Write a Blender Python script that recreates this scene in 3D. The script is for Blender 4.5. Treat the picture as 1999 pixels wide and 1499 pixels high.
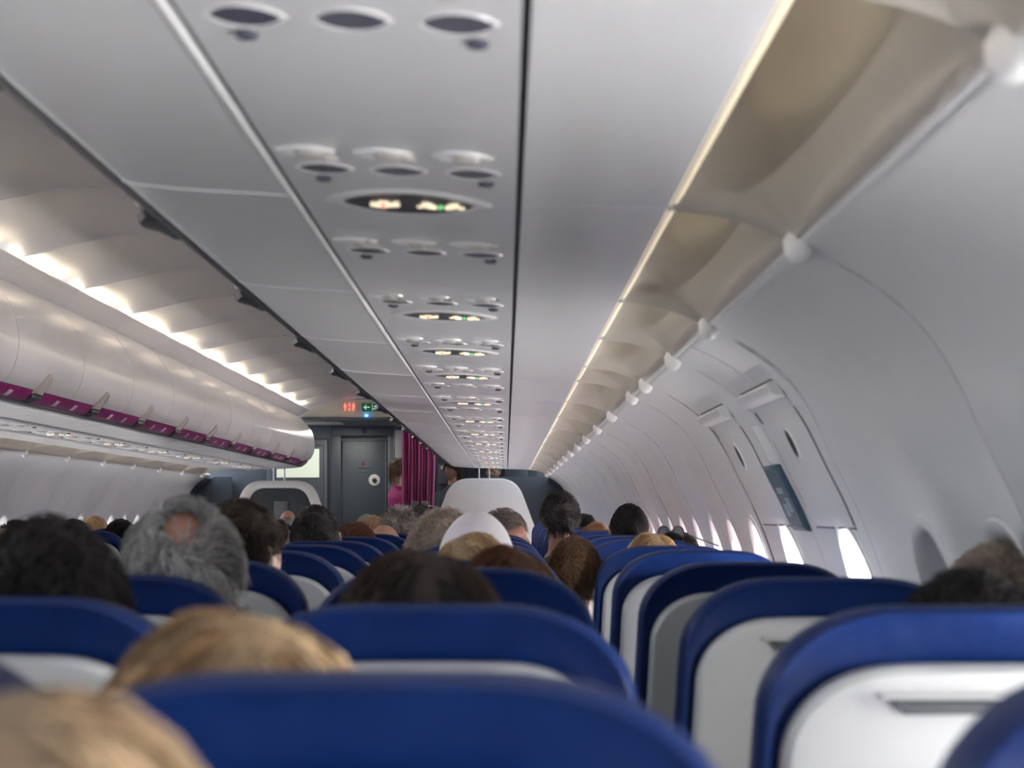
import bpy, bmesh, math, random
import numpy as np
from mathutils import Vector, Matrix
random.seed(7); rng = np.random.default_rng(7)
for o in list(bpy.data.objects): bpy.data.objects.remove(o)
SC = bpy.context.scene
COL = SC.collection
PI = math.pi
# ---------------------------------------------------------------- camera, world, lights, exposure
CX, CZ, FP = 1.278, 1.22, 3300.0
cam_d = bpy.data.cameras.new('camera'); cam = bpy.data.objects.new('camera', cam_d); COL.objects.link(cam)
cam.location = (CX, 0, CZ); cam.rotation_euler = (PI/2, 0, 0)
cam_d.sensor_width = 36; cam_d.lens = 36*FP/1999
cam_d.shift_x = 12.5/1999; cam_d.shift_y = 250.5/1999
cam_d.clip_start = 0.02; cam_d.clip_end = 100
cam_d.dof.use_dof = True; cam_d.dof.focus_distance = 8.5; cam_d.dof.aperture_fstop = 6.5
SC.camera = cam
w = bpy.data.worlds.new('daylight'); SC.world = w; w.use_nodes = True
w.node_tree.nodes['Background'].inputs[0].default_value = (0.75, 0.85, 1, 1)
w.node_tree.nodes['Background'].inputs[1].default_value = 1.0
vs = SC.view_settings
vs.view_transform = 'Standard'; vs.look = 'None'; vs.gamma = 1; vs.use_curve_mapping = False
vs.exposure = 1.5
WINDOW_E = 22.0      # daylight in the cabin windows
COVE_E = 11.0        # ceiling cove tubes
WASH_E = 1.1         # sidewall wash strip
GALLEY_E = 3.0

def X(px, Y): return CX + (px-987)/FP*Y
def Z(py, Y): return CZ - (py-1000)/FP*Y

# ---------------------------------------------------------------- materials
def mat(name, col, rough=.5, emit=None, es=0, noise=0, nscale=20, bump=0, bscale=60, metal=0, coat=0, sheen=0, spec=.5, dims=(1, 1, 1)):
    m = bpy.data.materials.new(name); m.use_nodes = True
    nt = m.node_tree; b = nt.nodes['Principled BSDF']
    b.inputs['Base Color'].default_value = (*col, 1)
    b.inputs['Roughness'].default_value = rough
    b.inputs['Metallic'].default_value = metal
    b.inputs['Specular IOR Level'].default_value = spec
    b.inputs['Coat Weight'].default_value = coat
    b.inputs['Coat Roughness'].default_value = .12
    b.inputs['Sheen Weight'].default_value = sheen
    tc = nt.nodes.new('ShaderNodeTexCoord'); mp = nt.nodes.new('ShaderNodeMapping')
    mp.inputs['Scale'].default_value = dims
    nt.links.new(tc.outputs['Object'], mp.inputs[0])
    n = nt.nodes.new('ShaderNodeTexNoise'); n.inputs['Scale'].default_value = nscale; n.inputs['Detail'].default_value = 4
    nt.links.new(mp.outputs[0], n.inputs['Vector'])
    mx = nt.nodes.new('ShaderNodeMix'); mx.data_type = 'RGBA'
    k = noise
    mx.inputs[6].default_value = (*[c*(1-k) for c in col], 1); mx.inputs[7].default_value = (*[min(1, c*(1+k)) for c in col], 1)
    nt.links.new(n.outputs['Fac'], mx.inputs[0]); nt.links.new(mx.outputs[2], b.inputs['Base Color'])
    if bump:
        n2 = nt.nodes.new('ShaderNodeTexNoise'); n2.inputs['Scale'].default_value = bscale; n2.inputs['Detail'].default_value = 3
        nt.links.new(mp.outputs[0], n2.inputs['Vector'])
        bp = nt.nodes.new('ShaderNodeBump'); bp.inputs['Strength'].default_value = bump; bp.inputs['Distance'].default_value = .01
        nt.links.new(n2.outputs['Fac'], bp.inputs['Height']); nt.links.new(bp.outputs[0], b.inputs['Normal'])
    if emit:
        b.inputs['Emission Color'].default_value = (*emit, 1); b.inputs['Emission Strength'].default_value = es
    return m
M = dict(
 bin=mat('bin_plastic', (.76, .76, .77), .30, noise=.02, coat=.25, bump=.03, bscale=5, dims=(3, .6, 3)),
 psu=mat('service_panel_plastic', (.70, .70, .72), .30, noise=.03, coat=.25),
 wallp=mat('sidewall_plastic', (.74, .74, .75), .42, noise=.02),
 ceil=mat('ceiling_plastic', (.80, .79, .78), .42, noise=.02, bump=.02, bscale=8),
 band=mat('cornice_plastic', (.72, .71, .70), .4, noise=.02),
 cove=mat('cove_plastic_shade_toned', (.60, .56, .50), .36, noise=.05, coat=.2),  # white plastic toned beige, the shade of the recess put into its colour
 cream=mat('cream_cover_added_glow', (.85, .76, .56), .5, emit=(1, .84, .58), es=.22),  # unlit cover; slight glow stands in for window light falling on it
 gap=mat('dark_gap', (.012, .013, .018), .6),
 purple=mat('magenta_rail', (.26, .012, .15), .32, noise=.12, coat=.3),
 placard=mat('pale_placard', (.62, .50, .60), .5),
 latch=mat('latch_plastic', (.60, .57, .52), .4),
 dark=mat('dark_plastic', (.03, .032, .042), .4),
 lens=mat('reading_lens', (.10, .10, .14), .22, coat=.4),
 ring=mat('white_ring', (.88, .88, .88), .35, coat=.4),
 signp=mat('sign_face', (.17, .17, .18), .35),
 cig=mat('lit_symbol', (.9, .8, .55), .5, emit=(1, .86, .60), es=.30),
 red=mat('lit_red', (.8, .1, .08), .5, emit=(1, .22, .14), es=.5),
 green=mat('lit_green', (.1, .5, .2), .5, emit=(.25, .8, .3), es=.3),
 blue=mat('seat_leather', (.0010, .017, .105), .45, noise=.25, nscale=9, bump=.3, bscale=22, coat=.0, spec=.35),
 shell=mat('seat_shell', (.47, .48, .485), .36, noise=.02, coat=.3),
 slot=mat('pocket_dark', (.05, .055, .065), .5),
 armr=mat('armrest_grey', (.10, .10, .12), .5),
 metal=mat('brushed_metal', (.6, .6, .62), .3, metal=1),
 floor=mat('carpet', (.03, .035, .06), .95, noise=.4, nscale=200, bump=.4, bscale=400),
 navy=mat('bulkhead_grey_blue', (.040, .048, .058), .45, noise=.08),
 navy2=mat('bulkhead_mid_grey', (.11, .12, .135), .45, noise=.06),
 doorg=mat('door_slate', (.050, .062, .074), .42, noise=.06),
 part=mat('partition_white', (.68, .68, .67), .4, noise=.02),
 fascia=mat('fascia_cream', (.62, .58, .50), .45),
 curtain=mat('curtain_magenta', (.30, .008, .12), .6, noise=.15, sheen=.4),
 uniform=mat('uniform_magenta', (.42, .015, .16), .6, noise=.1),
 window=mat('window_daylight', (1, 1, 1), .5, emit=(1, .98, .95), es=WINDOW_E),
 wellw=mat('window_well', (.70, .70, .70), .4),
 shade=mat('window_shade_grey_blue', (.17, .20, .27), .45),
 shade_glow=mat('window_shade_added_glow', (.7, .6, .66), .5, emit=(1, .66, .86), es=2.2),  # pink glow added to the shades to tint the walls and bins
 window_boost=mat('window_boosted_glow', (1, 1, 1), .5, emit=(1, .95, .93), es=WINDOW_E*2.2),  # forward right panes boosted to brighten the left wall and bins
 tube=mat('cove_tube', (1, 1, 1), .5, emit=(1, .83, .58), es=COVE_E),
 poster=mat('placard_slate_blue', (.05, .10, .14), .4, noise=.3, nscale=30),
 exitg=mat('exit_green', (.005, .07, .03), .4, emit=(.02, .30, .12), es=.06),
 exitw=mat('exit_white', (.8, .9, .85), .5, emit=(.8, 1, .9), es=.2),
 led=mat('blue_led', (.1, .3, 1), .5, emit=(.05, .35, 1), es=5),
 screen=mat('lit_door_window', (.5, .55, .44), .4, emit=(.84, .92, .74), es=.19),
 capw=mat('white_cap_cloth', (.72, .68, .72), .7, noise=.05, bump=.1),
 frame=mat('spectacle_frame', (.02, .02, .02), .3),
 silver=mat('silver_frame', (.7, .7, .7), .2, metal=1),
 trouser=mat('dark_trousers', (.03, .035, .05), .8),
)
def skinmat(n, c): 
    m = mat(n, c, .48, noise=.1, nscale=30, bump=.08, bscale=150)
    b = m.node_tree.nodes['Principled BSDF']; b.inputs['Subsurface Weight'].default_value = .15
    b.inputs['Subsurface Radius'].default_value = (.01, .004, .002); return m
SK = skinmat('skin_light', (.52, .29, .20)); SKP = skinmat('skin_pink', (.50, .27, .20)); SKD = skinmat('skin_tan', (.33, .17, .11))
hm = bpy.data.materials.new('hair'); hm.use_nodes = True
hb = hm.node_tree.nodes['Principled BSDF']; ha = hm.node_tree.nodes.new('ShaderNodeAttribute'); ha.attribute_name = 'Col'
hn = hm.node_tree.nodes.new('ShaderNodeTexNoise'); hn.inputs['Scale'].default_value = 60
hmx = hm.node_tree.nodes.new('ShaderNodeMix'); hmx.data_type = 'RGBA'; hmx.blend_type = 'MULTIPLY'; hmx.inputs[0].default_value = 1.0
hm.node_tree.links.new(ha.outputs['Color'], hmx.inputs[6]); hr = hm.node_tree.nodes.new('ShaderNodeMapRange'); hr.inputs[1].default_value = .3; hr.inputs[2].default_value = .7; hr.inputs[3].default_value = .65; hr.inputs[4].default_value = 1.3
hm.node_tree.links.new(hn.outputs['Fac'], hr.inputs[0]); hm.node_tree.links.new(hr.outputs[0], hmx.inputs[7])
hm.node_tree.links.new(hmx.outputs[2], hb.inputs['Base Color'])
hb.inputs['Roughness'].default_value = .45; hb.inputs['Specular IOR Level'].default_value = .18

# ---------------------------------------------------------------- mesh helpers
class MB:
    def __init__(s): s.v = []; s.f = []
    def add(s, v, f):
        n = len(s.v); s.v += [tuple(map(float, p)) for p in v]; s.f += [tuple(i+n for i in q) for q in f]; return s
    def box(s, x0, x1, y0, y1, z0, z1):
        return s.add([(x0,y0,z0),(x1,y0,z0),(x1,y1,z0),(x0,y1,z0),(x0,y0,z1),(x1,y0,z1),(x1,y1,z1),(x0,y1,z1)],
                     [(0,3,2,1),(4,5,6,7),(0,1,5,4),(1,2,6,5),(2,3,7,6),(3,0,4,7)])
    def rings(s, rings, close=True, cap=True):
        n = len(rings[0]); v = [p for r in rings for p in r]; f = []
        for i in range(len(rings)-1):
            for j in range(n if close else n-1):
                k = (j+1) % n; f.append((i*n+j, i*n+k, (i+1)*n+k, (i+1)*n+j))
        if cap: f += [tuple(reversed(range(n))), tuple(range((len(rings)-1)*n, len(rings)*n))]
        return s.add(v, f)
    def tube(s, pts, r, n=10):
        rr = r if isinstance(r, (list, tuple)) else [r]*len(pts); R = []
        for i, p in enumerate(pts):
            p = Vector(p); a = Vector(pts[max(i-1, 0)]); b = Vector(pts[min(i+1, len(pts)-1)])
            d = (b-a).normalized(); u = d.cross(Vector((0, 0, 1)))
            if u.length < .1: u = d.cross(Vector((1, 0, 0)))
            u.normalize(); q = d.cross(u)
            R.append([p+(u*math.cos(t)+q*math.sin(t))*rr[i] for t in [2*PI*k/n for k in range(n)]])
        return s.rings(R)
    def ell(s, c, r, nu=20, nv=12):
        R = [[(c[0]+r[0]*math.sin(t)*math.cos(p), c[1]+r[1]*math.sin(t)*math.sin(p), c[2]+r[2]*math.cos(t)) for p in [2*PI*k/nu for k in range(nu)]]
             for t in [PI*(.02+.96*i/nv) for i in range(nv+1)]]
        return s.rings(R)
    def mesh(s, name, m=None, smooth=True, bevel=0):
        me = bpy.data.meshes.new(name); me.from_pydata(s.v, [], s.f); me.update()
        bm = bmesh.new(); bm.from_mesh(me); bmesh.ops.recalc_face_normals(bm, faces=bm.faces)
        if bevel: bmesh.ops.bevel(bm, geom=list(bm.edges), offset=bevel, segments=3, affect='EDGES', profile=.5)
        bm.to_mesh(me); bm.free()
        if m: me.materials.append(m)
        if smooth:
            me.shade_smooth()
            try: me.set_sharp_from_angle(angle=math.radians(38))
            except Exception: pass
        return me
def obj(name, me, parent=None, loc=(0, 0, 0)):
    o = bpy.data.objects.new(name, me); COL.objects.link(o); o.location = loc
    if parent: o.parent = parent
    return o
def build(name, mb, m, parent=None, smooth=True, bevel=0, label=None):
    o = obj(name, mb.mesh(name, m, smooth, bevel), parent)
    if label: o['label'] = label
    return o
def tag(o, label, cat, group=None):
    o['label'] = label; o['category'] = cat
    if group: o['group'] = group
    return o
def empty(name, loc, label, cat, group=None, rz=0):
    o = bpy.data.objects.new(name, None); COL.objects.link(o); o.location = loc; o.rotation_euler.z = rz
    o.empty_display_size = .05
    return tag(o, label, cat, group)
def struct(o, label=None):
    o['kind'] = 'structure'
    if label: o['label'] = label
    return o
def copy_tree(o, parent=None):
    c = o.copy(); COL.objects.link(c); c.parent = parent
    for ch in list(o.children): copy_tree(ch, c)
    return c
ORD = ['nearest','second','third','fourth','fifth','sixth','seventh','eighth','ninth','tenth','eleventh','twelfth','thirteenth','fourteenth','fifteenth',
 'sixteenth','seventeenth','eighteenth','nineteenth','twentieth','twenty-first','twenty-second','twenty-third','twenty-fourth','twenty-fifth','twenty-sixth']
FRONT = ['first'] + ORD[1:]

def sweep(mb, prof, y0, y1, th, ny=1, yf=None):
    """profile (x,z) list swept along y as a solid sheet with thickness th (normal offset)."""
    n = len(prof); P = np.array(prof, float)
    T = np.gradient(P, axis=0); T /= np.linalg.norm(T, axis=1)[:, None]; N = np.stack([-T[:, 1], T[:, 0]], 1)
    Q = P+N*th
    ys = [y0+(y1-y0)*i/ny for i in range(ny+1)]
    R = []
    for y in ys:
        R.append([(a[0], y, a[1]) for a in P]+[(a[0], y, a[1]) for a in Q[::-1]])
    return mb.rings(R, cap=True)
def smooth_prof(pts, n=6):
    P = [Vector(p).to_3d() for p in pts]; out = []
    for i in range(len(P)-1):
        a = P[max(i-1, 0)]; b = P[i]; c = P[i+1]; d = P[min(i+2, len(P)-1)]
        for k in range(n):
            t = k/n
            q = .5*((2*b)+(c-a)*t+(2*a-5*b+4*c-d)*t*t+(3*b-a-3*c+d)*t**3); out.append((q.x, q.y))
    out.append((P[-1].x, P[-1].y)); return out
def relz(p): return [(a, b+CZ) for a, b in p]

# ---------------------------------------------------------------- shell
YB, YE = -2.6, 17.0
# floor
struct(build('floor', MB().box(-2.2, 2.2, YB, 19.6, -.06, 0), M['floor'], smooth=False), 'dark blue carpeted cabin floor')
# sidewalls
WP = smooth_prof(relz([(1.676, .365), (1.765, .32), (1.839, .264), (1.895, .19), (1.94, .101), (1.99, 0), (2.037, -.122), (2.075, -.26), (2.09, -.42), (2.08, -.62), (2.03, -.85), (1.96, -1.05), (1.90, -1.22)]), 4)
cum = [0]
for i in range(1, len(WP)): cum.append(cum[-1]+math.dist(WP[i], WP[i-1]))
def wall_at(z):
    for i in range(len(WP)-1):
        if WP[i][1] >= z >= WP[i+1][1]:
            t = (WP[i][1]-z)/(WP[i][1]-WP[i+1][1]); return WP[i][0]+(WP[i+1][0]-WP[i][0])*t
    return WP[0][0]
WIN_R = [-2.1, -1.6, -1.1, -.6, -.05, .45, .95, 1.48, 1.99, 2.51, 2.97, 3.63, 4.42]+[5.03+.503*i for i in range(23)]
WIN_L = [-2.0+.505*i for i in range(37)]
SMOOTH = (3.36, 4.82)     # the flat exit hatches on the right side
def flute(y, z, wins, side):
    if side > 0 and SMOOTH[0]-.02 < y < SMOOTH[1]+.02: return 0
    d = min(abs(y-q) for q in wins)/.25
    g = max(0, min(1, (CZ+.36-z)/.22))
    return ((.030 if side > 0 else .045)*(1-min(d, 1)**2)-.020)*g     # panel dished outwards round each window
def wall_mesh(side):
    wins = WIN_R if side > 0 else WIN_L
    zs = sorted({p[1] for p in WP}, reverse=True)
    zs = sorted(set(zs) | set(np.arange(.84, 1.24, .02).tolist()), reverse=True)
    ys = set(np.arange(YB, 16.9, .0629).tolist())
    for q in wins: ys |= {q-.14+.28*i/14 for i in range(15)}
    ys |= {YB, 16.95}; ys = sorted(ys)
    v = []; f = []; idx = {}
    for i, y in enumerate(ys):
        for j, z in enumerate(zs):
            idx[i, j] = len(v); v.append((side*(wall_at(z)+flute(y, z, wins, side)), y, z))
    def hole(i, j):
        yc = (ys[i]+ys[i+1])/2; zc = (zs[j]+zs[j+1])/2
        return any(((yc-q)/.142)**2+((zc-1.0)/.204)**2 < 1 for q in wins)
    for i in range(len(ys)-1):
        for j in range(len(zs)-1):
            if not hole(i, j): f.append((idx[i, j], idx[i+1, j], idx[i+1, j+1], idx[i, j+1]))
    mb = MB().add(v, f)
    o = build('wall_right' if side > 0 else 'wall_left', mb, M['wallp'])
    s = o.modifiers.new('thick', 'SOLIDIFY'); s.thickness = .03; s.offset = 1 if side > 0 else 1
    struct(o, 'curved pale grey cabin sidewall with window wells on the %s' % ('right' if side > 0 else 'left'))
    return o
wr = wall_mesh(1); wl = wall_mesh(-1)
def oval(y, a, b, n=36, zc=1.0): return [(y+a*math.cos(t)*(abs(math.cos(t))**-.15 if abs(math.cos(t)) > 1e-3 else 1), zc+b*math.sin(t)) for t in [2*PI*k/n for k in range(n)]]
wn = 0
def window(y, side, closed=False):
    global wn; wn += 1
    root = bpy.data.objects.new('window_%d' % wn, None); COL.objects.link(root); root.location = (side*2.03, y, 1.0)
    struct(root, 'oval cabin window in the %s sidewall%s' % ('right' if side > 0 else 'left', ', shade pulled down' if closed else ''))
    wins = WIN_R if side > 0 else WIN_L
    def ring(a, b, off, abs_=None):
        out = []
        for yy, zz in oval(y, a, b):
            xx = wall_at(zz)+flute(yy, zz, wins, side)+off
            out.append((side*xx-side*2.03, yy-y, zz-1.0))
        return out
    mb = MB().rings([ring(.150, .212, -.001), ring(.146, .208, -.005), ring(.135, .196, -.005), ring(.125, .186, .006), ring(.105, .155, .065)], cap=False)
    r = obj('window_frame', mb.mesh('window_frame', M['wellw']), root)
    mb = MB(); rr = ring(.112, .160, .062); mb.add(rr, [tuple(range(len(rr)))])
    mb.add([(p[0]+side*.004, p[1], p[2]) for p in rr], [tuple(range(len(rr)))])
    p = obj('window_shade' if closed is True else 'window_pane', mb.mesh('pane', M['shade'] if closed is True else (M['window_boost'] if side > 0 and closed == 'half' else M['window']), smooth=False), root)
    if closed == 'half':
        up = [q for q in rr if q[2] > (-.09 if side > 0 else -.03)]; mb = MB()
        up = [(q[0]-side*.006, q[1], q[2]) for q in up]
        mb.add(up, [tuple(range(len(up)))]); mb.add([(q[0]+side*.003, q[1], q[2]) for q in up], [tuple(range(len(up)))])
        obj('window_shade', mb.mesh('window_shade', M['shade_glow'] if side > 0 else M['wellw'], smooth=False), root)
for y in WIN_R:
    if -2 < y < 16.5: window(y, 1, closed=True if (y < 3.2 and y not in (-1.1, -.05, .45, .95, 1.48)) else ('half' if y > 4.8 else False))
for i, y in enumerate(WIN_L):
    if y < 16.5: window(y, -1, closed=(True if i % 2 else 'half') if y < 4 else 'half')  # unseen near left shades drawn to dim the near cabin

# aisle ceiling: dished panels one after another
JL = [17.0-1.005*k for k in range(20)]            # joints
CP = smooth_prof(relz([(0, 1.152), (.109, 1.150), (.299, 1.141), (.453, 1.118), (.55, 1.097), (.62, 1.080), (.69, 1.066), (.77, 1.052), (.84, 1.03)]), 5)
full = [(-a, b) for a, b in CP[::-1]]+CP[1:]
mb = MB()
for k in range(len(JL)-1):
    y1, y0 = JL[k]-.002, JL[k+1]+.002
    ts = [0, .004, .02, .06, .12, .2, .35, .5, .65, .8, .9, .96, .985, .996, 1]
    R = []
    for t in ts:
        y = y0+(y1-y0)*t
        R.append([])
        for a, b in full:
            s = min(1, max(0, (abs(a)-.12)/.35)); e = min(1, max(0, (.86-abs(a))/.12))
            dz = -.012*max(0, 1-t/.22)**2*s*e*0.6 - .010*max(0, (t-.80)/.20)**2*s*e
            dz += -.003*(1 if t in (0, 1) else 0)
            R[-1].append((a, y, b+dz))
    top = [[(a, y, b+.02) for a, y, b in r] for r in R]
    n = len(full)
    mb.rings(R, close=False, cap=False)
    mb.rings([R[0], top[0]], close=False, cap=False); mb.rings([R[-1], top[-1]], close=False, cap=False)
struct(build('ceiling', mb, M['ceil']), 'arched white aisle ceiling of dished panels')
mb = MB().box(-.9, .9, YB, 17.0, CZ+1.175, CZ+1.2)
struct(build('trim_1', mb, M['gap'], smooth=False), 'dark backing above the ceiling panel joints')
# cornice ledges with tubes behind
tn = 1
for s in (-1, 1):
    mb = MB()
    lp = relz([(.700, 1.033), (.698, 1.027), (.703, 1.020), (.745, .998), (.785, .975), (.812, .962), (.818, .968), (.78, .99), (.74, 1.012), (.712, 1.028), (.706, 1.036)])
    for k in range(len(JL)-1):
        mb.rings([[(s*a, JL[k+1]+.002, b) for a, b in lp], [(s*a, JL[k]-.002, b) for a, b in lp]])
    tn += 1
    struct(build('trim_%d' % tn, mb, M['band']), 'white cornice ledge below the %s edge of the ceiling' % ('left' if s < 0 else 'right'))
proto = None
for s in (-1, 1):
    for k in range(1, 19):
        ya, yb = JL[k]+.03, JL[k]+.03+.58
        if k > 17: break
        lab = '%s warm ceiling cove light from the front, %s side' % (FRONT[k-1], 'left' if s < 0 else 'right')
        if proto is None:
            proto = empty('cove_light', (s*.752, ya, CZ+1.022), lab, 'light', 'warm lights behind the cornice ledges')
            build('light_tube', MB().tube([(0, 0, 0), (0, .58, 0)], .011, 8), M['tube'], proto)
            build('lamp_holder', MB().box(-.014, .014, -.02, .6, -.016, -.010), M['band'], proto, smooth=False)
        else:
            c = copy_tree(proto); c.location = (s*.752, ya, CZ+1.022); c['label'] = lab

# ---------------------------------------------------------------- overhead bins
FACE = smooth_prof(relz([(.805, .957), (.765, .945), (.704, .886), (.64, .79), (.617, .685), (.625, .60), (.652, .54), (.684, .509)]), 5)
RAIL = smooth_prof(relz([(.684, .507), (.700, .486), (.718, .471), (.735, .463)]), 4)
BOT = smooth_prof(relz([(.757, .4515), (.775, .446), (.847, .4385), (.925, .434), (.982, .430)]), 4)
OUT = smooth_prof(relz([(1.300, .418), (1.40, .416), (1.480, .4135), (1.499, .4135)]), 3)
ML = 1.005
def make_bin(s):
    root = bpy.data.objects.new('overhead_bin', None); COL.objects.link(root)
    g = .003
    mb = MB(); sweep(mb, [(s*(a-.0), b) for a, b in FACE], g, ML-g, s*.02, 8)
    # moulded edge ribs of the door ends
    build('bin_door', mb, M['bin'], root)
    mb = MB(); sweep(mb, [(s*a, b) for a, b in RAIL], 0.001, ML-.001, s*.02, 4)
    r = build('bin_rail', mb, M['purple'], root, label='magenta grip rail along the lower edge')
    for yy in (.14, .50, .84):
        mb = MB(); sweep(mb, [(s*(a-.0016), b-.0006) for a, b in RAIL[3:-3]], yy, yy+.055, s*.001, 1)
        build('row_placard', mb, M['placard'], root, label='small pale row number plate on the rail')
    mb = MB(); sweep(mb, [(s*a, b) for a, b in BOT], g, ML-g, s*.015, 4)
    build('bin_underside', mb, M['bin'], root)
    mb = MB(); sweep(mb, relz([(s*.733, .4575), (s*.745, .4538), (s*.759, .4515)]), .001, ML-.001, s*.006, 1)  # dark strip added to hide the rail and stand for its shaded edge
    build('shade_strip', mb, M['dark'], root, smooth=False, label='dark strip added for the shaded edge of the rail')
    # black backing visible in the gap, carries inside
    mb = MB(); sweep(mb, [(s*a, b) for a, b in relz([(.84, .97), (.80, .93), (.70, .80), (.66, .68), (.67, .58), (.72, .52), (.80, .47), (.99, .452), (1.02, .458)])], 0, ML, s*.01, 1)
    build('bin_shell', mb, M['gap'], root, label='dark inner shell in the gaps')
    # joint strip
    mb = MB(); sweep(mb, [(s*a, b-.0012) for a, b in BOT], ML-.008, ML-.0005, s*.002, 1)
    build('joint_strip', mb, M['ring'], root)
    # latch cup: half-oval dome on the face, above the rail
    prof = []
    for i in range(9):
        t = i/8; prof.append(t)
    def face_pt(t, off):   # t 0 at rail, up
        zz = CZ+.495+.085*t
        pts = FACE[::-1]
        for i in range(len(pts)-1):
            if pts[i][1] <= zz <= pts[i+1][1]:
                u = (zz-pts[i][1])/(pts[i+1][1]-pts[i][1]); return (pts[i][0]+(pts[i+1][0]-pts[i][0])*u-off, zz)
        return (pts[0][0]-off+(pts[0][1]-zz)*.6, zz)
    R = []
    for rad, off in ((1.0, -.004), (.97, .010), (.86, .012), (.80, .006), (.4, .004)):
        ring = []
        for k in range(17):
            a = PI*k/16
            px, pz = face_pt(rad*math.sin(a), off); ring.append((s*px, ML/2+.066*rad*math.cos(a), pz))
        R.append(ring)
    mb = MB().rings(R, close=True, cap=False); mb.add(R[-1], [tuple(range(17))])
    lt = build('latch', mb, M['latch'], root, label='beige half-oval latch cup')
    mb = MB(); hp = [(.688, .494), (.672, .486), (.676, .474), (.70, .468), (.724, .456), (.733, .462), (.71, .484)]
    mb.rings([[(s*(a+(.018 if abs(k-1.5) > 1 else 0)), ML/2-.062+.124*k/3, b+CZ+(.004 if abs(k-1.5) > 1 else 0)) for a, b in hp] for k in range(4)])
    build('latch_handle', mb, M['dark'], lt, label='dark pull handle')
    return root
def end_cap(s, y, name, label):
    pts = relz([(.805, .957), (.765, .945), (.704, .886), (.64, .79), (.617, .685), (.625, .60), (.652, .54), (.684, .509), (.722, .468), (.775, .446), (.847, .4385), (.99, .43), (1.30, .418), (1.50, .4135), (1.52, .44), (1.50, .6), (1.35, .80), (1.05, .95)])
    P = pts
    cx_, cz_ = 1.05, CZ+.66
    R = []
    for sc, dy in ((1, 0), (.995, .03), (.97, .055), (.9, .07)):
        R.append([(s*(cx_+(a-cx_)*sc), y+dy, cz_+(b-cz_)*sc) for a, b in P])
    o = build(name, MB().rings(R), M['bin']); tag(o, label, 'bin end panel'); return o
JR = [2.30+1.005*k for k in range(-5, 15)]        # right joints
pr = {}
for s, js in ((1, JR), (-1, [6.58+1.02*k for k in range(-3, 10)])):
    vis = [y for y in js if y+ML <= 17.3]
    for i, y in enumerate(vis):
        if y + ML < -1.5: continue
        if s not in pr: pr[s] = make_bin(s); o = pr[s]
        else: o = copy_tree(pr[s])
        o.location = (0, y, 0)
        if s < 0: o.scale.y = 1.02/1.005
        k = len(vis)-1-i
        tag(o, 'white overhead bin with magenta rail, %s from the front on the %s' % (FRONT[k], 'left' if s < 0 else 'right'), 'overhead bin', 'overhead bins along the %s' % ('left' if s < 0 else 'right'))
ENDR = JR[-1]+ML if JR[-1]+ML <= 17.3 else JR[-1]
ENDR = max(y+ML for y in JR if y+ML <= 17.3); ENDL = max(6.58+1.02*k+1.02 for k in range(-3, 10) if 6.58+1.02*k+1.005 <= 17.3)
end_cap(1, ENDR, 'bin_end_panel', 'white closing panel at the front end of the right bins')
end_cap(-1, ENDL, 'bin_end_panel', 'white rounded closing panel at the front end of the left bins')

# outboard underside panels (structure) with joints, dark seams
for s, e, js in ((1, ENDR, JR), (-1, ENDL, [6.58+1.02*k for k in range(-9, 12)])):
    mb = MB(); y = YB; edges = [YB]+[j for j in js if YB < j < e]+[e]
    for a, b in zip(edges[:-1], edges[1:]): sweep(mb, [(s*p, q) for p, q in OUT], a+.0015, b-.0015, s*.012, 2)
    tn += 1; struct(build('trim_%d' % tn, mb, M['bin']), 'white underside panel outboard of the service units, %s' % ('right' if s > 0 else 'left'))
    mb = MB().add([(s*.985, YB, CZ+.448), (s*1.31, YB, CZ+.436), (s*1.31, e, CZ+.436), (s*.985, e, CZ+.448)], [(0, 1, 2, 3)])
    mb.add([(s*.985, YB, CZ+.452), (s*1.31, YB, CZ+.44), (s*1.31, e, CZ+.44), (s*.985, e, CZ+.452)], [(0, 1, 2, 3)])
    tn += 1; struct(build('trim_%d' % tn, mb, M['gap'], smooth=False), 'black seam channel beside the service units')
    # white lip inboard of the inner seam, its highlight put into the colour
    mb = MB(); sweep(mb, [(s*a, b+CZ) for a, b in [(.9815, .4302), (.984, .4275), (.9885, .4275), (.9905, .431), (.9905, .44)]], YB, e, s*.002, 1)
    tn += 1; struct(build('trim_%d' % tn, mb, M['ring']), 'white lip with a painted highlight along the inner seam')

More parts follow.
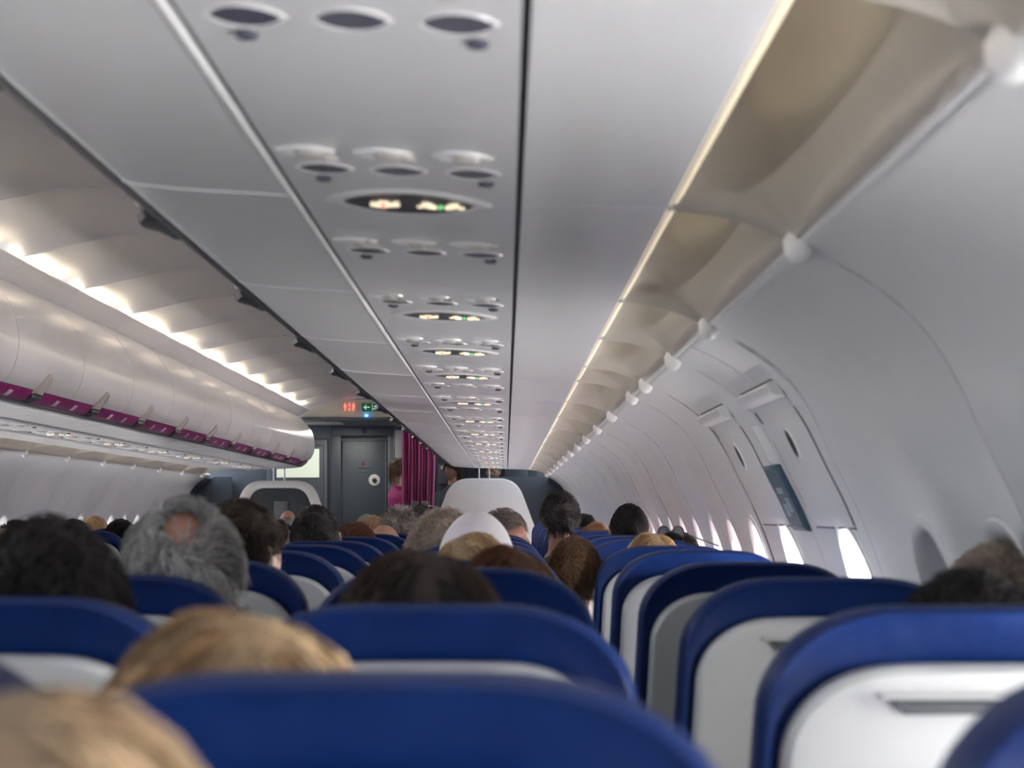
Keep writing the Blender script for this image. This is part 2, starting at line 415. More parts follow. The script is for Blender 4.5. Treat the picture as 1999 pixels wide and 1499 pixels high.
# ---------------------------------------------------------------- service units (reading lights, air nozzles, lit signs)
def zpl(x): return CZ+.430-(x-1.0)*.04-.0005     # underside plane
def disc_rings(cx, cy, prof, ex=1.0, ey=1.0, n=28, lens=False):
    R = []
    for r, dz in prof:
        ring = []
        for k in range(n):
            a = 2*PI*k/n; c_, s_ = math.cos(a), math.sin(a)
            if lens: s_ = s_*abs(s_)**.45
            x = cx+r*ex*c_; ring.append((x, cy+r*ey*s_, -(x)*.04+dz))
        R.append(ring)
    return R
def make_unit(sign):
    """local frame: x across (0 = centre of the strip), y along, z=0 at the plate"""
    root = bpy.data.objects.new('service_unit', None); COL.objects.link(root)
    H = .147; L = .33
    ring = []
    plate = MB().rings([[(-H, -L+.001, H*.04), (H, -L+.001, -H*.04), (H, -L+.001, -H*.04+.01), (-H, -L+.001, H*.04+.01)],
                        [(-H, L-.001, H*.04), (H, L-.001, -H*.04), (H, L-.001, -H*.04+.01), (-H, L-.001, H*.04+.01)]])
    build('panel_plate', plate, M['psu'], root)
    for i, dx in enumerate((-.092, 0, .092)):
        mb = MB().rings(disc_rings(dx, 0, [(.037, 0), (.036, -.0012), (.033, -.0018), (.031, -.001), (.0305, -.0005)], 1, .95, lens=True), cap=False)
        rl = build('reading_light', mb, M['ring'], root)
        mb = MB().rings(disc_rings(dx, 0, [(.031, -.0008), (.02, -.0006), (.008, -.0005)], 1, .95, lens=True))
        build('lamp_lens', mb, M['lens'], rl)
        mb = MB().rings(disc_rings(dx-.012, -.105, [(.036, 0), (.034, -.003), (.028, -.0045), (.024, -.003), (.020, -.002)], 1.0, .62, lens=True), cap=True)
        an = build('air_nozzle', mb, M['ring'], root)
        mb = MB().rings(disc_rings(dx-.004, -.105, [(.015, -.001), (.014, -.007), (.010, -.010), (.006, -.010)], 1, 1, n=16))
        mb.tube([(dx+.012, -.105, -.004), (dx+.028, -.103, -.008)], [.005, .003], 8)
        build('nozzle_barrel', mb, M['latch'], an)
    for dx in (-.098, .108):
        mb = MB().rings(disc_rings(dx, .052, [(.011, 0), (.0105, -.004), (.008, -.006), (.003, -.0065)], 1, 1, n=16))
        build('call_button', mb, M['lens'], root)
    if sign:
        cy = .215
        mb = MB().rings(disc_rings(0, cy, [(.116, 0), (.113, -.0022), (.100, -.003), (.091, -.0025), (.088, -.0015)], 1, .82, n=48, lens=True), cap=False)
        sg = build('lit_sign', mb, M['ring'], root)
        mb = MB().rings(disc_rings(0, cy, [(.089, -.0022), (.05, -.0022), (.01, -.0022)], 1, .82, n=48, lens=True))
        build('sign_face', mb, M['signp'], sg)
        def cap(x0, y0, x1, y1, r, z=-.0025):
            return MB().tube([(x0, cy+y0, z-x0*.04), (x0*.7+x1*.3, cy+y0*.7+y1*.3, z-x0*.04), (x1, cy+y1, z-x1*.04)], [r*.6, r*.85, r*.5], 8)
        # no-smoking symbol, then fasten-belt symbol, both as seen from below
        mb = MB(); 
        for a in (((-.052), 0, -.012, 0, .0075), (-.040, .016, -.026, .016, .004), (-.040, -.016, -.026, -.016, .004), (-.020, -.013, -.012, -.02, .0022)):
            q = cap(*a); mb.add(q.v, q.f)
        build('cigarette_symbol', mb, M['cig'], sg)
        q = cap(-.034, -.017, -.034, .017, .0042, -.0045); build('red_bar', q, M['red'], sg)
        mb = MB()
        for a in ((.022, -.018, .036, .012, .0075), (.066, -.018, .052, .012, .0075), (.012, .010, .026, .004, .004), (.076, .010, .062, .004, .004)):
            q = cap(*a); mb.add(q.v, q.f)
        build('belt_symbol', mb, M['cig'], sg)
        q = cap(.041, .004, .047, .004, .005, -.0035); build('buckle_symbol', q, M['green'], sg)
    return root
R_ROWS = [.80, 1.455, 2.10, 2.76, 3.43, 4.25, 5.05, 5.70, 6.33, 6.97, 7.62, 8.27, 8.92, 9.57, 10.22, 10.87, 11.52, 12.17, 12.82, 13.47, 14.12, 14.77, 15.42, 16.0]
R_SIGN = {2.10, 3.43, 4.25, 5.05, 6.33, 7.62, 8.92, 10.22, 11.52, 12.82, 14.12, 15.42}
ups, upn = make_unit(True), make_unit(False)
used = set()
def place_unit(sign, x, y, L, lab, grp):
    p = ups if sign else upn
    if sign in used: o = copy_tree(p)
    else: o = p; used.add(sign)
    o.location = (x, y, CZ+.430-.15*.04); o.scale = (1, 1, 1)
    # stretch only the plate to meet its neighbours
    for c in o.children:
        if c.name.startswith('panel_plate'):
            c.scale.y = (L[1]-L[0])/.66; c.location.y = (L[0]+L[1])/2
    tag(o, lab, 'service unit', grp)
    return o
ups.location.z = -50; upn.location.z = -50
def rows(rs, sg, x, side, end):
    n = len(rs)
    for i, y in enumerate(rs):
        a = (rs[i-1]-y)/2 if i else -.35
        b = (rs[i+1]-y)/2 if i+1 < n else min(end-y, .33)
        if y in sg: b += .0
        sh = .06
        place_unit(y in sg, x, y, (a+sh, b+sh), 'service unit %s lit seatbelt sign, %s along the %s bins' % ('with' if y in sg else 'without', ORD[i], side), 'overhead service units on the %s' % side)
rows(R_ROWS, R_SIGN, 1.145, 'right', ENDR)
L_ROWS = [round(5.0+.65*i, 3) for i in range(18)]
rows(L_ROWS, {y for i, y in enumerate(L_ROWS) if i % 2 == 0}, -1.145, 'left', ENDL)
for o in list(bpy.data.objects):
    if o.name.startswith('service_unit') and o.location.x < 0: o.location.z += -.0;

# ---------------------------------------------------------------- coves between bins and sidewalls
CLIP_R = [-1.7, -.7, .33, 1.33, 2.30, 3.31, 4.02, 4.80, 5.32, 6.32]+[6.32+1.005*k for k in range(1, 11)]
CLIP_L = [1.3+.0+1.01*k for k in range(16)]
def cove(side, clips):
    E = (1.502, CZ+.4135); W = (1.672, CZ+.369)
    mb = MB(); nx = 16
    for a, b in zip(clips[:-1], clips[1:]):
        R = []
        ts = [0, .012, .03, .08, .16, .26, .38, .5, .62, .74, .84, .92, .97, .988, 1]
        for t in ts:
            h = max(0, 1-abs(2*t-1)**2)**.55
            row = []
            for i in range(nx+1):
                u = i/nx; u = u*u*(3-2*u)*.6+u*.4
                x = E[0]+(W[0]-E[0])*u; z = E[1]+(W[1]-E[1])*u
                arch = math.sin(PI*u)**.32 if 0 < u < 1 else 0
                x += -.02*arch*h*(1-u)
                z += .018*math.sin(PI*u)+.125*arch*h*(.62+.38*math.cos(PI*(u-.25)))
                if t in (0, 1): z -= .008*math.sin(PI*u)+.002
                row.append((side*x, a+(b-a)*t, z))
            R.append(row)
        mb.rings(R, close=False, cap=False)
    o = build('trim_cove', mb, M['cove']); return o
for s, cl in ((1, CLIP_R), (-1, CLIP_L)):
    global_y = (min(cl), max(cl))
    o = cove(s, cl); tn += 1; o.name = 'trim_%d' % tn
    so = o.modifiers.new('t', 'SOLIDIFY'); so.thickness = .004; so.offset = 0
    struct(o, 'shade-toned beige scalloped cove between bins and %s sidewall' % ('right' if s > 0 else 'left'))
    mb = MB()
    for a, b in zip(cl[:-1], cl[1:]):
        sweep(mb, [(s*x, z+CZ) for x, z in [(1.500, .4132), (1.510, .4165), (1.519, .430), (1.524, .450)]], a+.02, b-.02, s*.002, 1)
    tn += 1; struct(build('trim_%d' % tn, mb, M['cream']), 'cream light cover with an added glow along the outer bin edge')
    # wall top rim
    mb = MB()
    for a, b in zip(cl[:-1], cl[1:]):
        mb.tube([(s*1.680, a+.012, CZ+.368), (s*1.680, a+.03, CZ+.370), (s*1.680, b-.03, CZ+.370), (s*1.680, b-.012, CZ+.368)], [.004, .007, .007, .004], 10)
    tn += 1; struct(build('trim_%d' % tn, mb, M['ring']), 'white rim along the top of the %s sidewall' % ('right' if s > 0 else 'left'))
    first = None
    for i, y in enumerate(cl):
        if y < 1.2: continue
        if first is None:
            R = []
            for k, (r, zz) in enumerate([(.010, .016), (.017, .013), (.019, .004), (.018, -.014), (.012, -.024), (.004, -.028)]):
                R.append([(r*1.1*math.cos(t), r*math.sin(t)*1.35, zz*1.05) for t in [2*PI*q/14 for q in range(14)]])
            first = build('panel_clip', MB().rings(R), M['ring']); c = first
        else:
            c = first.copy(); COL.objects.link(c)
        c.location = (s*1.676, y, CZ+.366)
        tag(c, 'small white clip at the sidewall top, %s along the %s side' % (ORD[i], 'right' if s > 0 else 'left'), 'clip', 'white clips along the sidewall tops')
# panel joints on the wall: fine grooves
def wall_strip(y, wd, z0, z1, off, side=1, n=24):
    R = []
    for i in range(n+1):
        z = z0+(z1-z0)*i/n; x = wall_at(z)
        wins = WIN_R if side > 0 else WIN_L
        fl = flute(y, z, wins, side)
        R.append([(side*(x+fl-off), y-wd/2, z), (side*(x+fl-off), y+wd/2, z), (side*(x+fl+.004), y+wd/2, z), (side*(x+fl+.004), y-wd/2, z)])
    return MB().rings(R)
mb = MB()
for y in CLIP_R:
    if y > 0: q = wall_strip(y, .003, CZ+.34, .7, .0005); mb.add(q.v, q.f)
tn += 1; struct(build('trim_%d' % tn, mb, mat('joint_grey', (.5, .5, .52), .5)), 'thin grey joints between right sidewall panels')

# ---------------------------------------------------------------- exit hatches on the right wall
def wpanel(y0, y1, z0, z1, off, th=.006, inset=.006, n=18, m=4, corner=0):
    """curved panel hugging the wall; rounded edge"""
    R = []
    def pt(y, z, o): return (wall_at(z)-o, y, z)
    v = []; f = []; cols = [0, .02, .98, 1]
    for i in range(n+1):
        for j, u in enumerate([0, .03, .97, 1]):
            z = z0+(z1-z0)*i/n; y = y0+(y1-y0)*u
            e = (u in (0, 1)) or i in (0, n)
            v.append(pt(y, z, off-(th if e else 0)))
    for i in range(n):
        for j in range(3): a = i*4+j; f.append((a, a+1, a+5, a+4))
    # back
    k = len(v)
    for i in range(n+1):
        for u in (0, .03, .97, 1):
            z = z0+(z1-z0)*i/n; v.append(pt(y0+(y1-y0)*u, z, -.006))
    for i in range(n):
        for j in range(3): a = k+i*4+j; f.append((a, a+4, a+5, a+1))
    for i in range(n):
        f += [(i*4, (i+1)*4, k+(i+1)*4, k+i*4), (i*4+3, k+i*4+3, k+(i+1)*4+3, (i+1)*4+3)]
    for j in range(3): f += [(j, k+j, k+j+1, j+1), (n*4+j, n*4+j+1, k+n*4+j+1, k+n*4+j)]
    return MB().add(v, f)
GREYL = mat('hatch_line', (.10, .10, .12), .5)
def hatch(y0, y1, ys, label):
    root = empty('exit_hatch_cover', (wall_at(1.3), (y0+y1)/2, 1.3), label, 'hatch cover', 'covers beside the overwing exits')
    def at(mb, name, m, parent=root, **k):
        o = build(name, mb, m, parent, **k); p = parent
        o.matrix_parent_inverse = Matrix.Translation(-root.location) if parent is root else Matrix(); return o
    at(wpanel(y0, y1, CZ-.032, CZ+.245, .009), 'cover_panel', M['wallp'])
    # raised ledge at the top
    zt = CZ+.262; R = []
    for z, o in ((CZ+.240, .006), (CZ+.241, .026), (CZ+.249, .030), (CZ+.262, .024), (CZ+.270, .010), (CZ+.272, -.004)):
        R.append([(wall_at(z)-o, y0-.015, z), (wall_at(z)-o, y1+.015, z)])
    mb = MB().rings([r for r in R], close=False, cap=False)
    mb.add([r[0] for r in R], [tuple(range(6))]); mb.add([r[1] for r in R], [tuple(range(6))])
    at(mb, 'top_ledge', M['ring'])
    at(wpanel(y0-.015, y1+.015, CZ+.273, CZ+.2755, .003, .001, n=2), 'ledge_shadow', GREYL)  # dark line painted in as the shadow above the ledge
    # shadow gap lines: bottom, far side dashes
    at(wpanel(y0-.004, y1+.004, CZ-.036, CZ-.0325, .004, .001, n=2), 'bottom_gap', GREYL)
    at(wpanel(y0-.003, y0-.0015, CZ-.030, CZ+.22, .003, .001), 'side_gap', GREYL)
    at(wpanel(y1+.002, y1+.010, CZ+.01, CZ+.17, .010, .001, n=8), 'hinge_strip', M['latch'])
    q = wpanel(y1+.002, y1+.014, CZ+.205, CZ+.232, .0105, .001, n=3); at(q, 'hinge_end', M['shade'])
    # finger slot
    R = []
    cz_ = CZ+.150
    for sc, o in ((1.25, .009), (1.2, .013), (1.0, .013), (.98, .0095)):
        R.append([(wall_at(cz_+.030*sc*math.sin(t))-o, ys+.030*sc*math.cos(t)+.0*math.sin(t), cz_+.030*sc*math.sin(t)) for t in [2*PI*k/20 for k in range(20)]])
    sl = at(MB().rings(R, cap=False), 'grip_rim', M['ring'])
    mb = MB(); mb.add([(p[0]-.0015, p[1], p[2]) for p in R[-1]], [tuple(range(20))]); mb.add([(p[0]+.002, p[1], p[2]) for p in R[-1]], [tuple(range(20))])
    at(mb, 'grip_slot', M['gap'], smooth=False)
    return root
hatch(3.50, 3.93, 3.70, 'larger nearer white exit cover panel with black grip slot, right sidewall')
hatch(4.30, 4.74, 4.53, 'smaller farther white exit cover panel with black grip slot, right sidewall')
def wall_item(name, mb, m, label, cat, **k):
    o = build(name, mb, m, **k); c = Vector((wall_at(1.25), 4.1, 1.25))
    o.data.transform(Matrix.Translation(-c)); o.location = c
    return tag(o, label, cat)
pl = wall_item('safety_placard', wpanel(4.03, 4.22, CZ-.045, CZ+.115, .016), M['poster'], 'slate-blue safety placard with white figures between the exit covers', 'placard')
q = MB()
for (ya, yb, za, zb) in ((4.07, 4.12, .00, .035), (4.13, 4.18, -.01, .02), (4.09, 4.17, .045, .06)):
    r = wpanel(ya, yb, CZ+za, CZ+zb, .0175, .0005, n=3); q.add(r.v, r.f)
pf = build('figures', q, mat('placard_pale', (.35, .42, .47), .5), pl, label='pale figures'); pf.data.transform(Matrix.Translation(-pl.location))
wall_item('exit_handle_bar', wpanel(4.02, 4.06, CZ+.115, CZ+.205, .024, .006), M['ring'], 'narrow white vertical bar above the slate-blue placard', 'handle cover')
# exit surround seam lines
mb = MB()
for y in (3.335, 3.375, 4.80):
    q = wpanel(y, y+.0035, .75, CZ+.335, .0035, .001, n=30); mb.add(q.v, q.f)
tn += 1; struct(build('trim_%d' % tn, mb, mat('exit_seam', (.16, .16, .18), .5)), 'dark seam lines framing the exit section')
q = wpanel(3.345, 3.372, .75, CZ+.34, .008, .005, n=30)
tn += 1; struct(build('trim_%d' % tn, q, M['wallp']), 'raised frame strip of the exit section')

# ---------------------------------------------------------------- seats
def outline(hw, ztop, zbot, ax, az, n=12, sag=.003):
    pts = []
    for k in range(n+1):
        a = PI/2*k/n; pts.append((hw-ax+ax*math.sin(a)**.9, ztop-az+az*math.cos(a)**.9))
    pts = [(-x, z) for x, z in pts[::-1]]+pts[1:] if abs(hw-ax) < 1e-6 else [(-x, z) for x, z in pts[::-1]]+[( (hw-ax)*t, ztop) for t in (-.5, 0, .5)]+pts
    pts = [(x, z+sag*(1-(x/hw)**2)-sag) for x, z in pts]
    pts += [(hw+.012, ztop-.40), (hw, zbot)]
    pts = [(-hw, zbot), (-hw-.012, ztop-.40)]+pts
    return pts
def slab(ring_specs, lean=True):
    R = []
    for (y, hw, zt, zb, ax, az) in ring_specs:
        R.append([(x, y+max(0, -z-.06)*.20+0.0*abs(x), z) for x, z in outline(hw, zt, zb, ax, az)])
    return MB().rings(R)
def make_seat():
    root = bpy.data.objects.new('passenger_seat', None); COL.objects.link(root)   # origin: floor below the rear top edge
    T = 1.135; 
    # local z relative to top, shift later
    cov = slab([(.006, .180, -.014, -.66, .126, .096), (-.002, .190, -.006, -.66, .131, .102), (.004, .1955, -.0015, -.66, .134, .106), (.018, .198, 0, -.66, .134, .106),
                (.045, .197, -.001, -.66, .134, .106), (.066, .190, -.006, -.66, .131, .102), (.078, .172, -.02, -.66, .13, .10)])
    cov.v = [(x, y, z+T) for x, y, z in cov.v]
    build('seat_cover', cov, M['blue'], root, label='glossy blue leather cover')
    sh = slab([(.004, .178, -.053, -.60, .110, .095), (-.010, .176, -.055, -.60, .108, .093), (-.016, .170, -.061, -.60, .104, .089), (-.018, .150, -.08, -.58, .09, .08)])
    # bulge the shell slightly
    sh.v = [(x, y, z+T) for x, y, z in sh.v]
    s = build('back_shell', sh, M['shell'], root, label='white moulded plastic back shell')
    # literature pocket slot
    R = []
    for y, e in ((-.0165, 0), (-.0215, 0), (-.0225, .002)):
        R.append([(x*(1-e*4), y, z+T) for x, z in [(-.080, -.085-e), (.080, -.085-e), (.070, -.098+e), (-.070, -.098+e)]])
    build('pocket_bar', MB().rings(R), M['slot'], s, label='dark grey pocket bar')
    mb = MB(); mb.tube([(-.09, -.019, T-.082), (.09, -.019, T-.082)], .0025, 8)
    build('pocket_lip', mb, M['shell'], s)
    # tray table outline, seat base
    mb = MB().box(-.165, .165, .055, .068, .66, .98); build('tray_table', mb, M['shell'], root, bevel=.004)
    mb = MB().box(-.215, .215, .15, .60, .36, .47); build('seat_cushion', mb, M['blue'], root, bevel=.025)
    for sx in (-1, 1):
        mb = MB().tube([(sx*.222, .13, .62), (sx*.222, .30, .635), (sx*.222, .52, .63)], [.018, .022, .016], 8); build('armrest', mb, M['armr'], root)
        mb = MB().tube([(sx*.16, .22, .01), (sx*.16, .28, .37)], .02, 8); build('leg', mb, M['metal'], root)
    return root
seat = make_seat(); first_seat = True
C_AISLE, C_MID, C_WIN = CX-.548, CX-.072, CX+.434
ROW = [.84+.72*n for n in range(22)]
def put_seat(x, y, dz, lab, grp, rz=0):
    global first_seat
    o = seat if first_seat else copy_tree(seat); first_seat = False
    o.location = (x, y, dz); o.rotation_euler.z = rz; tag(o, lab, 'airplane seat', grp); return o
for n, y in enumerate(ROW):
    if y > 15.9: break
    for cx_, nm in ((C_AISLE, 'aisle'), (C_MID, 'middle'), (C_WIN, 'window')):
        yy, xx, zz = y, cx_, random.uniform(-.003, .003)
        if nm == 'aisle' and n == 0: yy, xx, zz = .95, CX-.436, .016
        if nm == 'aisle' and n == 1: yy, xx, zz = 1.58, CX-.49, .006
        if nm == 'middle' and n == 0: zz = .004
        if nm == 'middle' and n == 2: zz = .010
        if nm == 'window' and n == 0: yy, xx, zz = .86, xx-.015, .012
        put_seat(xx, yy+random.uniform(-.012, .012), zz, 'blue and white %s seat of the right block, %s row ahead' % (nm, ORD[n]), 'seats of the right block', random.uniform(-.01, .01))
for n, y in enumerate(ROW):
    if y < 5.1 or y > 15.9: continue
    for cx_, nm in ((-.728, 'aisle'), (-1.208, 'middle')):
        put_seat(cx_, y+random.uniform(-.012, .012), random.uniform(-.003, .003), 'blue and white %s seat of the left block, %s row ahead' % (nm, ORD[n]), 'seats of the left block')

# ---------------------------------------------------------------- people
def smoothstep(a, b, x): t = np.clip((x-a)/(b-a), 0, 1); return t*t*(3-2*t)
A_, B_, C_ = .073, .094, .112
def head_pt(d, off=0.0):
    """d: (n,3) unit directions, +Y is the face. Returns points on the skull surface."""
    d = np.atleast_2d(d); x, y, z = d[:, 0], d[:, 1], d[:, 2]
    p = np.stack([x*A_, y*B_, z*C_], 1)
    low = smoothstep(.05, -1, z)
    p[:, 0] *= 1-.30*low
    p[:, 1] += -.0*low + np.where(y < 0, .050*low*(-y), .004*low)
    p[:, 1] -= .010*np.where(y < 0, smoothstep(-.2, .5, z)*smoothstep(1, .5, z), 0)
    p[:, 0] *= 1+.05*smoothstep(.0, -.6, y)*smoothstep(-.5, .2, z)
    nose = np.exp(-(x/.13)**2)*np.exp(-((z+.12)/.17)**2)*(y > 0)*.024
    brow = np.exp(-((np.abs(x)-.3)/.3)**2)*np.exp(-((z-.18)/.10)**2)*(y > 0)*.005
    eye = -np.exp(-((np.abs(x)-.40)/.15)**2)*np.exp(-((z-.02)/.10)**2)*(y > 0)*.010
    lips = np.exp(-(x/.28)**2)*np.exp(-((z+.46)/.06)**2)*(y > 0)*.006
    chin = np.exp(-(x/.3)**2)*np.exp(-((z+.80)/.15)**2)*(y > 0)*.010
    p[:, 1] += nose+brow+eye+lips+chin
    return p+d*off
def head_mb():
    nu, nv = 48, 34
    R = []
    for i in range(nv+1):
        t = PI*(.012+.976*i/nv)
        dd = np.array([[math.sin(t)*math.cos(a), math.sin(t)*math.sin(a), math.cos(t)] for a in [2*PI*k/nu for k in range(nu)]])
        R.append([tuple(q) for q in head_pt(dd)])
    mb = MB().rings(R)
    # ears
    for s in (-1, 1):
        R = []
        for i in range(9):
            t = i/8; z = .034-.066*t; wd = .017*math.sin(PI*(.12+.8*t))+.003
            R.append([(s*(.069+.016*max(0, math.cos(a))*(1-.4*t)+.003*math.sin(a)), -.008+wd*math.sin(a)-.006*(1-t), z) for a in [2*PI*k/10 for k in range(10)]])
        mb.rings(R)
    return mb
def ringz(cx_, cy_, z, a, b, n=20, p=1.0): return [(cx_+a*math.copysign(abs(math.cos(t))**p, math.cos(t)), cy_+b*math.copysign(abs(math.sin(t))**p, math.sin(t)), z) for t in [2*PI*k/n for k in range(n)]]
def body_mesh():
    mb = head_mb()
    mb.rings([ringz(0, -.012, -.045, .050, .052), ringz(0, -.014, -.09, .052, .056), ringz(0, -.010, -.14, .055, .056), ringz(0, .0, -.19, .085, .065), ringz(0, .01, -.23, .12, .07)])
    for s in (-1, 1):      # arms under the sleeves
        mb.tube([(0, .005, -.20), (s*.12, .012, -.235), (s*.175, .02, -.27), (s*.205, .05, -.35), (s*.222, .13, -.45), (s*.19, .22, -.485)], [.04, .034, .034, .03, .028, .028], 10)
    for s in (-1, 1):      # forearms and hands in the lap
        mb.tube([(s*.22, .16, -.46), (s*.17, .27, -.50), (s*.10, .35, -.52)], [.034, .028, .021], 10)
        mb.ell((s*.075, .385, -.525), (.030, .045, .014), 14, 8)
        for k in range(4):
            fx = s*(.052+.017*k); L = (.065, .076, .072, .056)[k]
            mb.tube([(fx, .41, -.525), (fx-s*.004, .41+L*.5, -.522), (fx-s*.008, .41+L*.9, -.535)], [.0085, .008, .006], 6)
        mb.tube([(s*.098, .37, -.52), (s*.045, .40, -.512), (s*.028, .425, -.518)], [.011, .0095, .007], 6)
    me = mb.mesh('body', SK)
    o = bpy.data.objects.new('tmp', me); COL.objects.link(o)
    r = o.modifiers.new('r', 'REMESH'); r.mode = 'VOXEL'; r.voxel_size = .0045; r.use_smooth_shade = True
    sm = o.modifiers.new('s', 'SMOOTH'); sm.iterations = 3
    dg = bpy.context.evaluated_depsgraph_get(); ev = o.evaluated_get(dg); m2 = bpy.data.meshes.new_from_object(ev); m2.name = 'body'
    bpy.data.objects.remove(o); m2.shade_smooth(); return m2
def shirt_mesh():
    mb = MB()
    mb.rings([ringz(0, -.006, -.150, .060, .060), ringz(0, -.004, -.165, .066, .064), ringz(0, .004, -.20, .115, .078), ringz(0, .012, -.235, .165, .090), ringz(0, .022, -.29, .185, .104),
              ringz(0, .045, -.40, .175, .112), ringz(0, .075, -.52, .160, .112), ringz(0, .10, -.64, .170, .115), ringz(0, .11, -.68, .165, .11)])
    for s in (-1, 1):
        mb.tube([(s*.13, .01, -.235), (s*.18, .018, -.26), (s*.205, .05, -.35), (s*.222, .12, -.45), (s*.20, .21, -.485), (s*.165, .28, -.50)], [.05, .055, .048, .043, .036, .032], 12)
    me = mb.mesh('shirt', M['trouser'])
    o = bpy.data.objects.new('tmp', me); COL.objects.link(o)
    r = o.modifiers.new('r', 'REMESH'); r.mode = 'VOXEL'; r.voxel_size = .009; r.use_smooth_shade = True
    sm = o.modifiers.new('s', 'SMOOTH'); sm.iterations = 4
    dg = bpy.context.evaluated_depsgraph_get(); ev = o.evaluated_get(dg); m2 = bpy.data.meshes.new_from_object(ev); m2.name = 'shirt'
    bpy.data.objects.remove(o); m2.shade_smooth(); return m2
def leg_mesh():
    mb = MB()
    for s in (-1, 1): mb.tube([(s*.09, .10, -.61), (s*.10, .30, -.57), (s*.10, .52, -.56), (s*.10, .55, -.62), (s*.10, .52, -.85), (s*.10, .50, -1.05)], [.085, .078, .062, .058, .05, .042], 14)
    return mb.mesh('trousers', M['trouser'])
BODY, SHIRT, LEGS = body_mesh(), shirt_mesh(), leg_mesh()
def bodyvar(m): b = BODY.copy(); b.materials.clear(); b.materials.append(m); return b
BV = {'light': BODY, 'pink': bodyvar(SKP), 'tan': bodyvar(SKD)}
def shirtvar(c): b = SHIRT.copy(); b.materials.clear(); b.materials.append(mat('shirt_cloth', c, .85, noise=.15, nscale=40, bump=.2, bscale=80)); return b

def hair_region(d, style, bald):
    x, y, z = d[:, 0], d[:, 1], d[:, 2]
    keep = ~((y > .30) & (z < .50-.25*np.abs(x)))             # face
    keep &= z > (-.50 if style in ('short', 'crop', 'curly') else -.62)
    keep &= ~((z < .12) & (y > -.02) & (np.abs(x) > .5))
    if style in ('short', 'crop'): keep &= ~((z < .02) & (y > -.32) & (np.abs(x) > .6))       # ears/sideburns
    if bald == 'ring': keep &= (z < .38+.3*np.maximum(0, -y-.5)) & (y < .35)
    elif bald == 'spot': keep &= ((d @ np.array([.05, -.62, .78])/1.0) < .955)
    elif bald == 'all': keep &= False
    return keep
def make_hair(style, cols, count, rad=.0011, bald=None, fluff=.0, part=None, seed=0, low=None):
    r = np.random.default_rng(seed)
    cols = np.array(cols, float)
    V = []; F = []; Cc = []
    # under-shell
    nu, nv = 56, 36; idx = -np.ones((nv+1, nu), int); dirs = []
    base = dict(short=.007, crop=.004, curly=.016, long=.011, bob=.011)[style]
    for i in range(nv+1):
        t = PI*(.01+.80*i/nv)
        for k in range(nu): a = 2*PI*k/nu; dirs.append((math.sin(t)*math.cos(a), math.sin(t)*math.sin(a), math.cos(t)))
    D = np.array(dirs); keep = hair_region(D, style, bald)
    nz = np.array([math.sin(9*x+seed)*math.sin(8*y+1.3)*math.sin(7*z+2) for x, y, z in D])
    P = head_pt(D, 0)+D*(base*(.55+.15*nz))[:, None]
    if style in ('long', 'bob'):
        P[:, 0] *= 1+.10*smoothstep(.3, -.5, D[:, 2])
    keep2 = keep.reshape(nv+1, nu)
    col0 = cols.mean(0)*.7
    V += P.tolist(); Cc += [tuple(c)+(1,) for c in (np.tile(col0, (len(P), 1)))]
    for i in range(nv):
        for k in range(nu):
            k2 = (k+1) % nu
            if keep2[i, k] and keep2[i+1, k] and keep2[i, k2] and keep2[i+1, k2]:
                F.append((i*nu+k, (i+1)*nu+k, (i+1)*nu+k2, i*nu+k2))
    # strands
    d = r.normal(size=(count*5, 3)); d /= np.linalg.norm(d, axis=1)[:, None]
    d = d[hair_region(d, style, bald)][:count]
    n = len(d)
    L = dict(short=.038, crop=.016, curly=.05, long=.20, bob=.13)[style]
    L = L*r.uniform(.7, 1.15, n)
    steps = 7 if style != 'curly' else 10
    crown = np.array([0, -.45, .89]) if part is None else None
    cur = d.copy(); h = base*.75+r.uniform(0, .005, n)+fluff*r.uniform(0, 1, n)**2
    paths = []
    clump = r.normal(size=(70, 3)); clump /= np.linalg.norm(clump, axis=1)[:, None]
    shift = r.normal(size=(70, 3))*.35
    ci = (d @ clump.T).argmax(1); jitter = r.normal(size=(n, 3))*.16+shift[ci]*(.9 if style in ('short', 'curly') else .35)
    ph = r.uniform(0, 6.28, n)
    pos = head_pt(cur)+cur*(h*.3)[:, None]; paths.append(pos.copy())
    free = np.zeros(n, bool)
    for s_ in range(1, steps):
        if part is None: flow = cur-crown*(cur @ crown)[:, None]
        else:
            side = np.sign(d[:, 0]-part); flow = np.stack([side*.8, -.25-.5*np.maximum(0, -d[:, 1]), -.75*np.ones(n)], 1)
        flow = flow+jitter
        flow -= cur*(flow*cur).sum(1)[:, None]; flow /= np.linalg.norm(flow, axis=1)[:, None]+1e-6
        st = (L/steps/.095)
        nxt = cur+flow*st[:, None]; nxt /= np.linalg.norm(nxt, axis=1)[:, None]
        below = nxt[:, 2] < -.30
        free |= below
        cur = np.where(free[:, None], cur, nxt)
        hh = h*(.3+.7*min(1, s_/2))+fluff*.6*(s_/steps)
        tgt = head_pt(cur)+cur*hh[:, None]
        if style in ('long', 'bob'): tgt[:, 0] *= 1+.10*smoothstep(.3, -.5, cur[:, 2])
        down = pos+np.stack([jitter[:, 0]*.006, -.002*np.ones(n), -L/steps*1.0], 1)
        pos = np.where(free[:, None], down, tgt)
        q = pos.copy()
        if style == 'curly':
            q += np.stack([np.sin(ph+s_*1.5), np.cos(ph*1.3+s_*1.5), np.sin(ph*2+s_*1.5)], 1)*.006
        paths.append(q)
    Pt = np.stack(paths, 1)          # n, steps, 3
    T = np.gradient(Pt, axis=1); T /= np.linalg.norm(T, axis=2)[..., None]+1e-9
    up = np.zeros_like(T); up[:] = cur[:, None, :]
    U = np.cross(T, up); U /= np.linalg.norm(U, axis=2)[..., None]+1e-9; W = np.cross(T, U)
    taper = np.linspace(1, .35, steps)[None, :, None]*rad
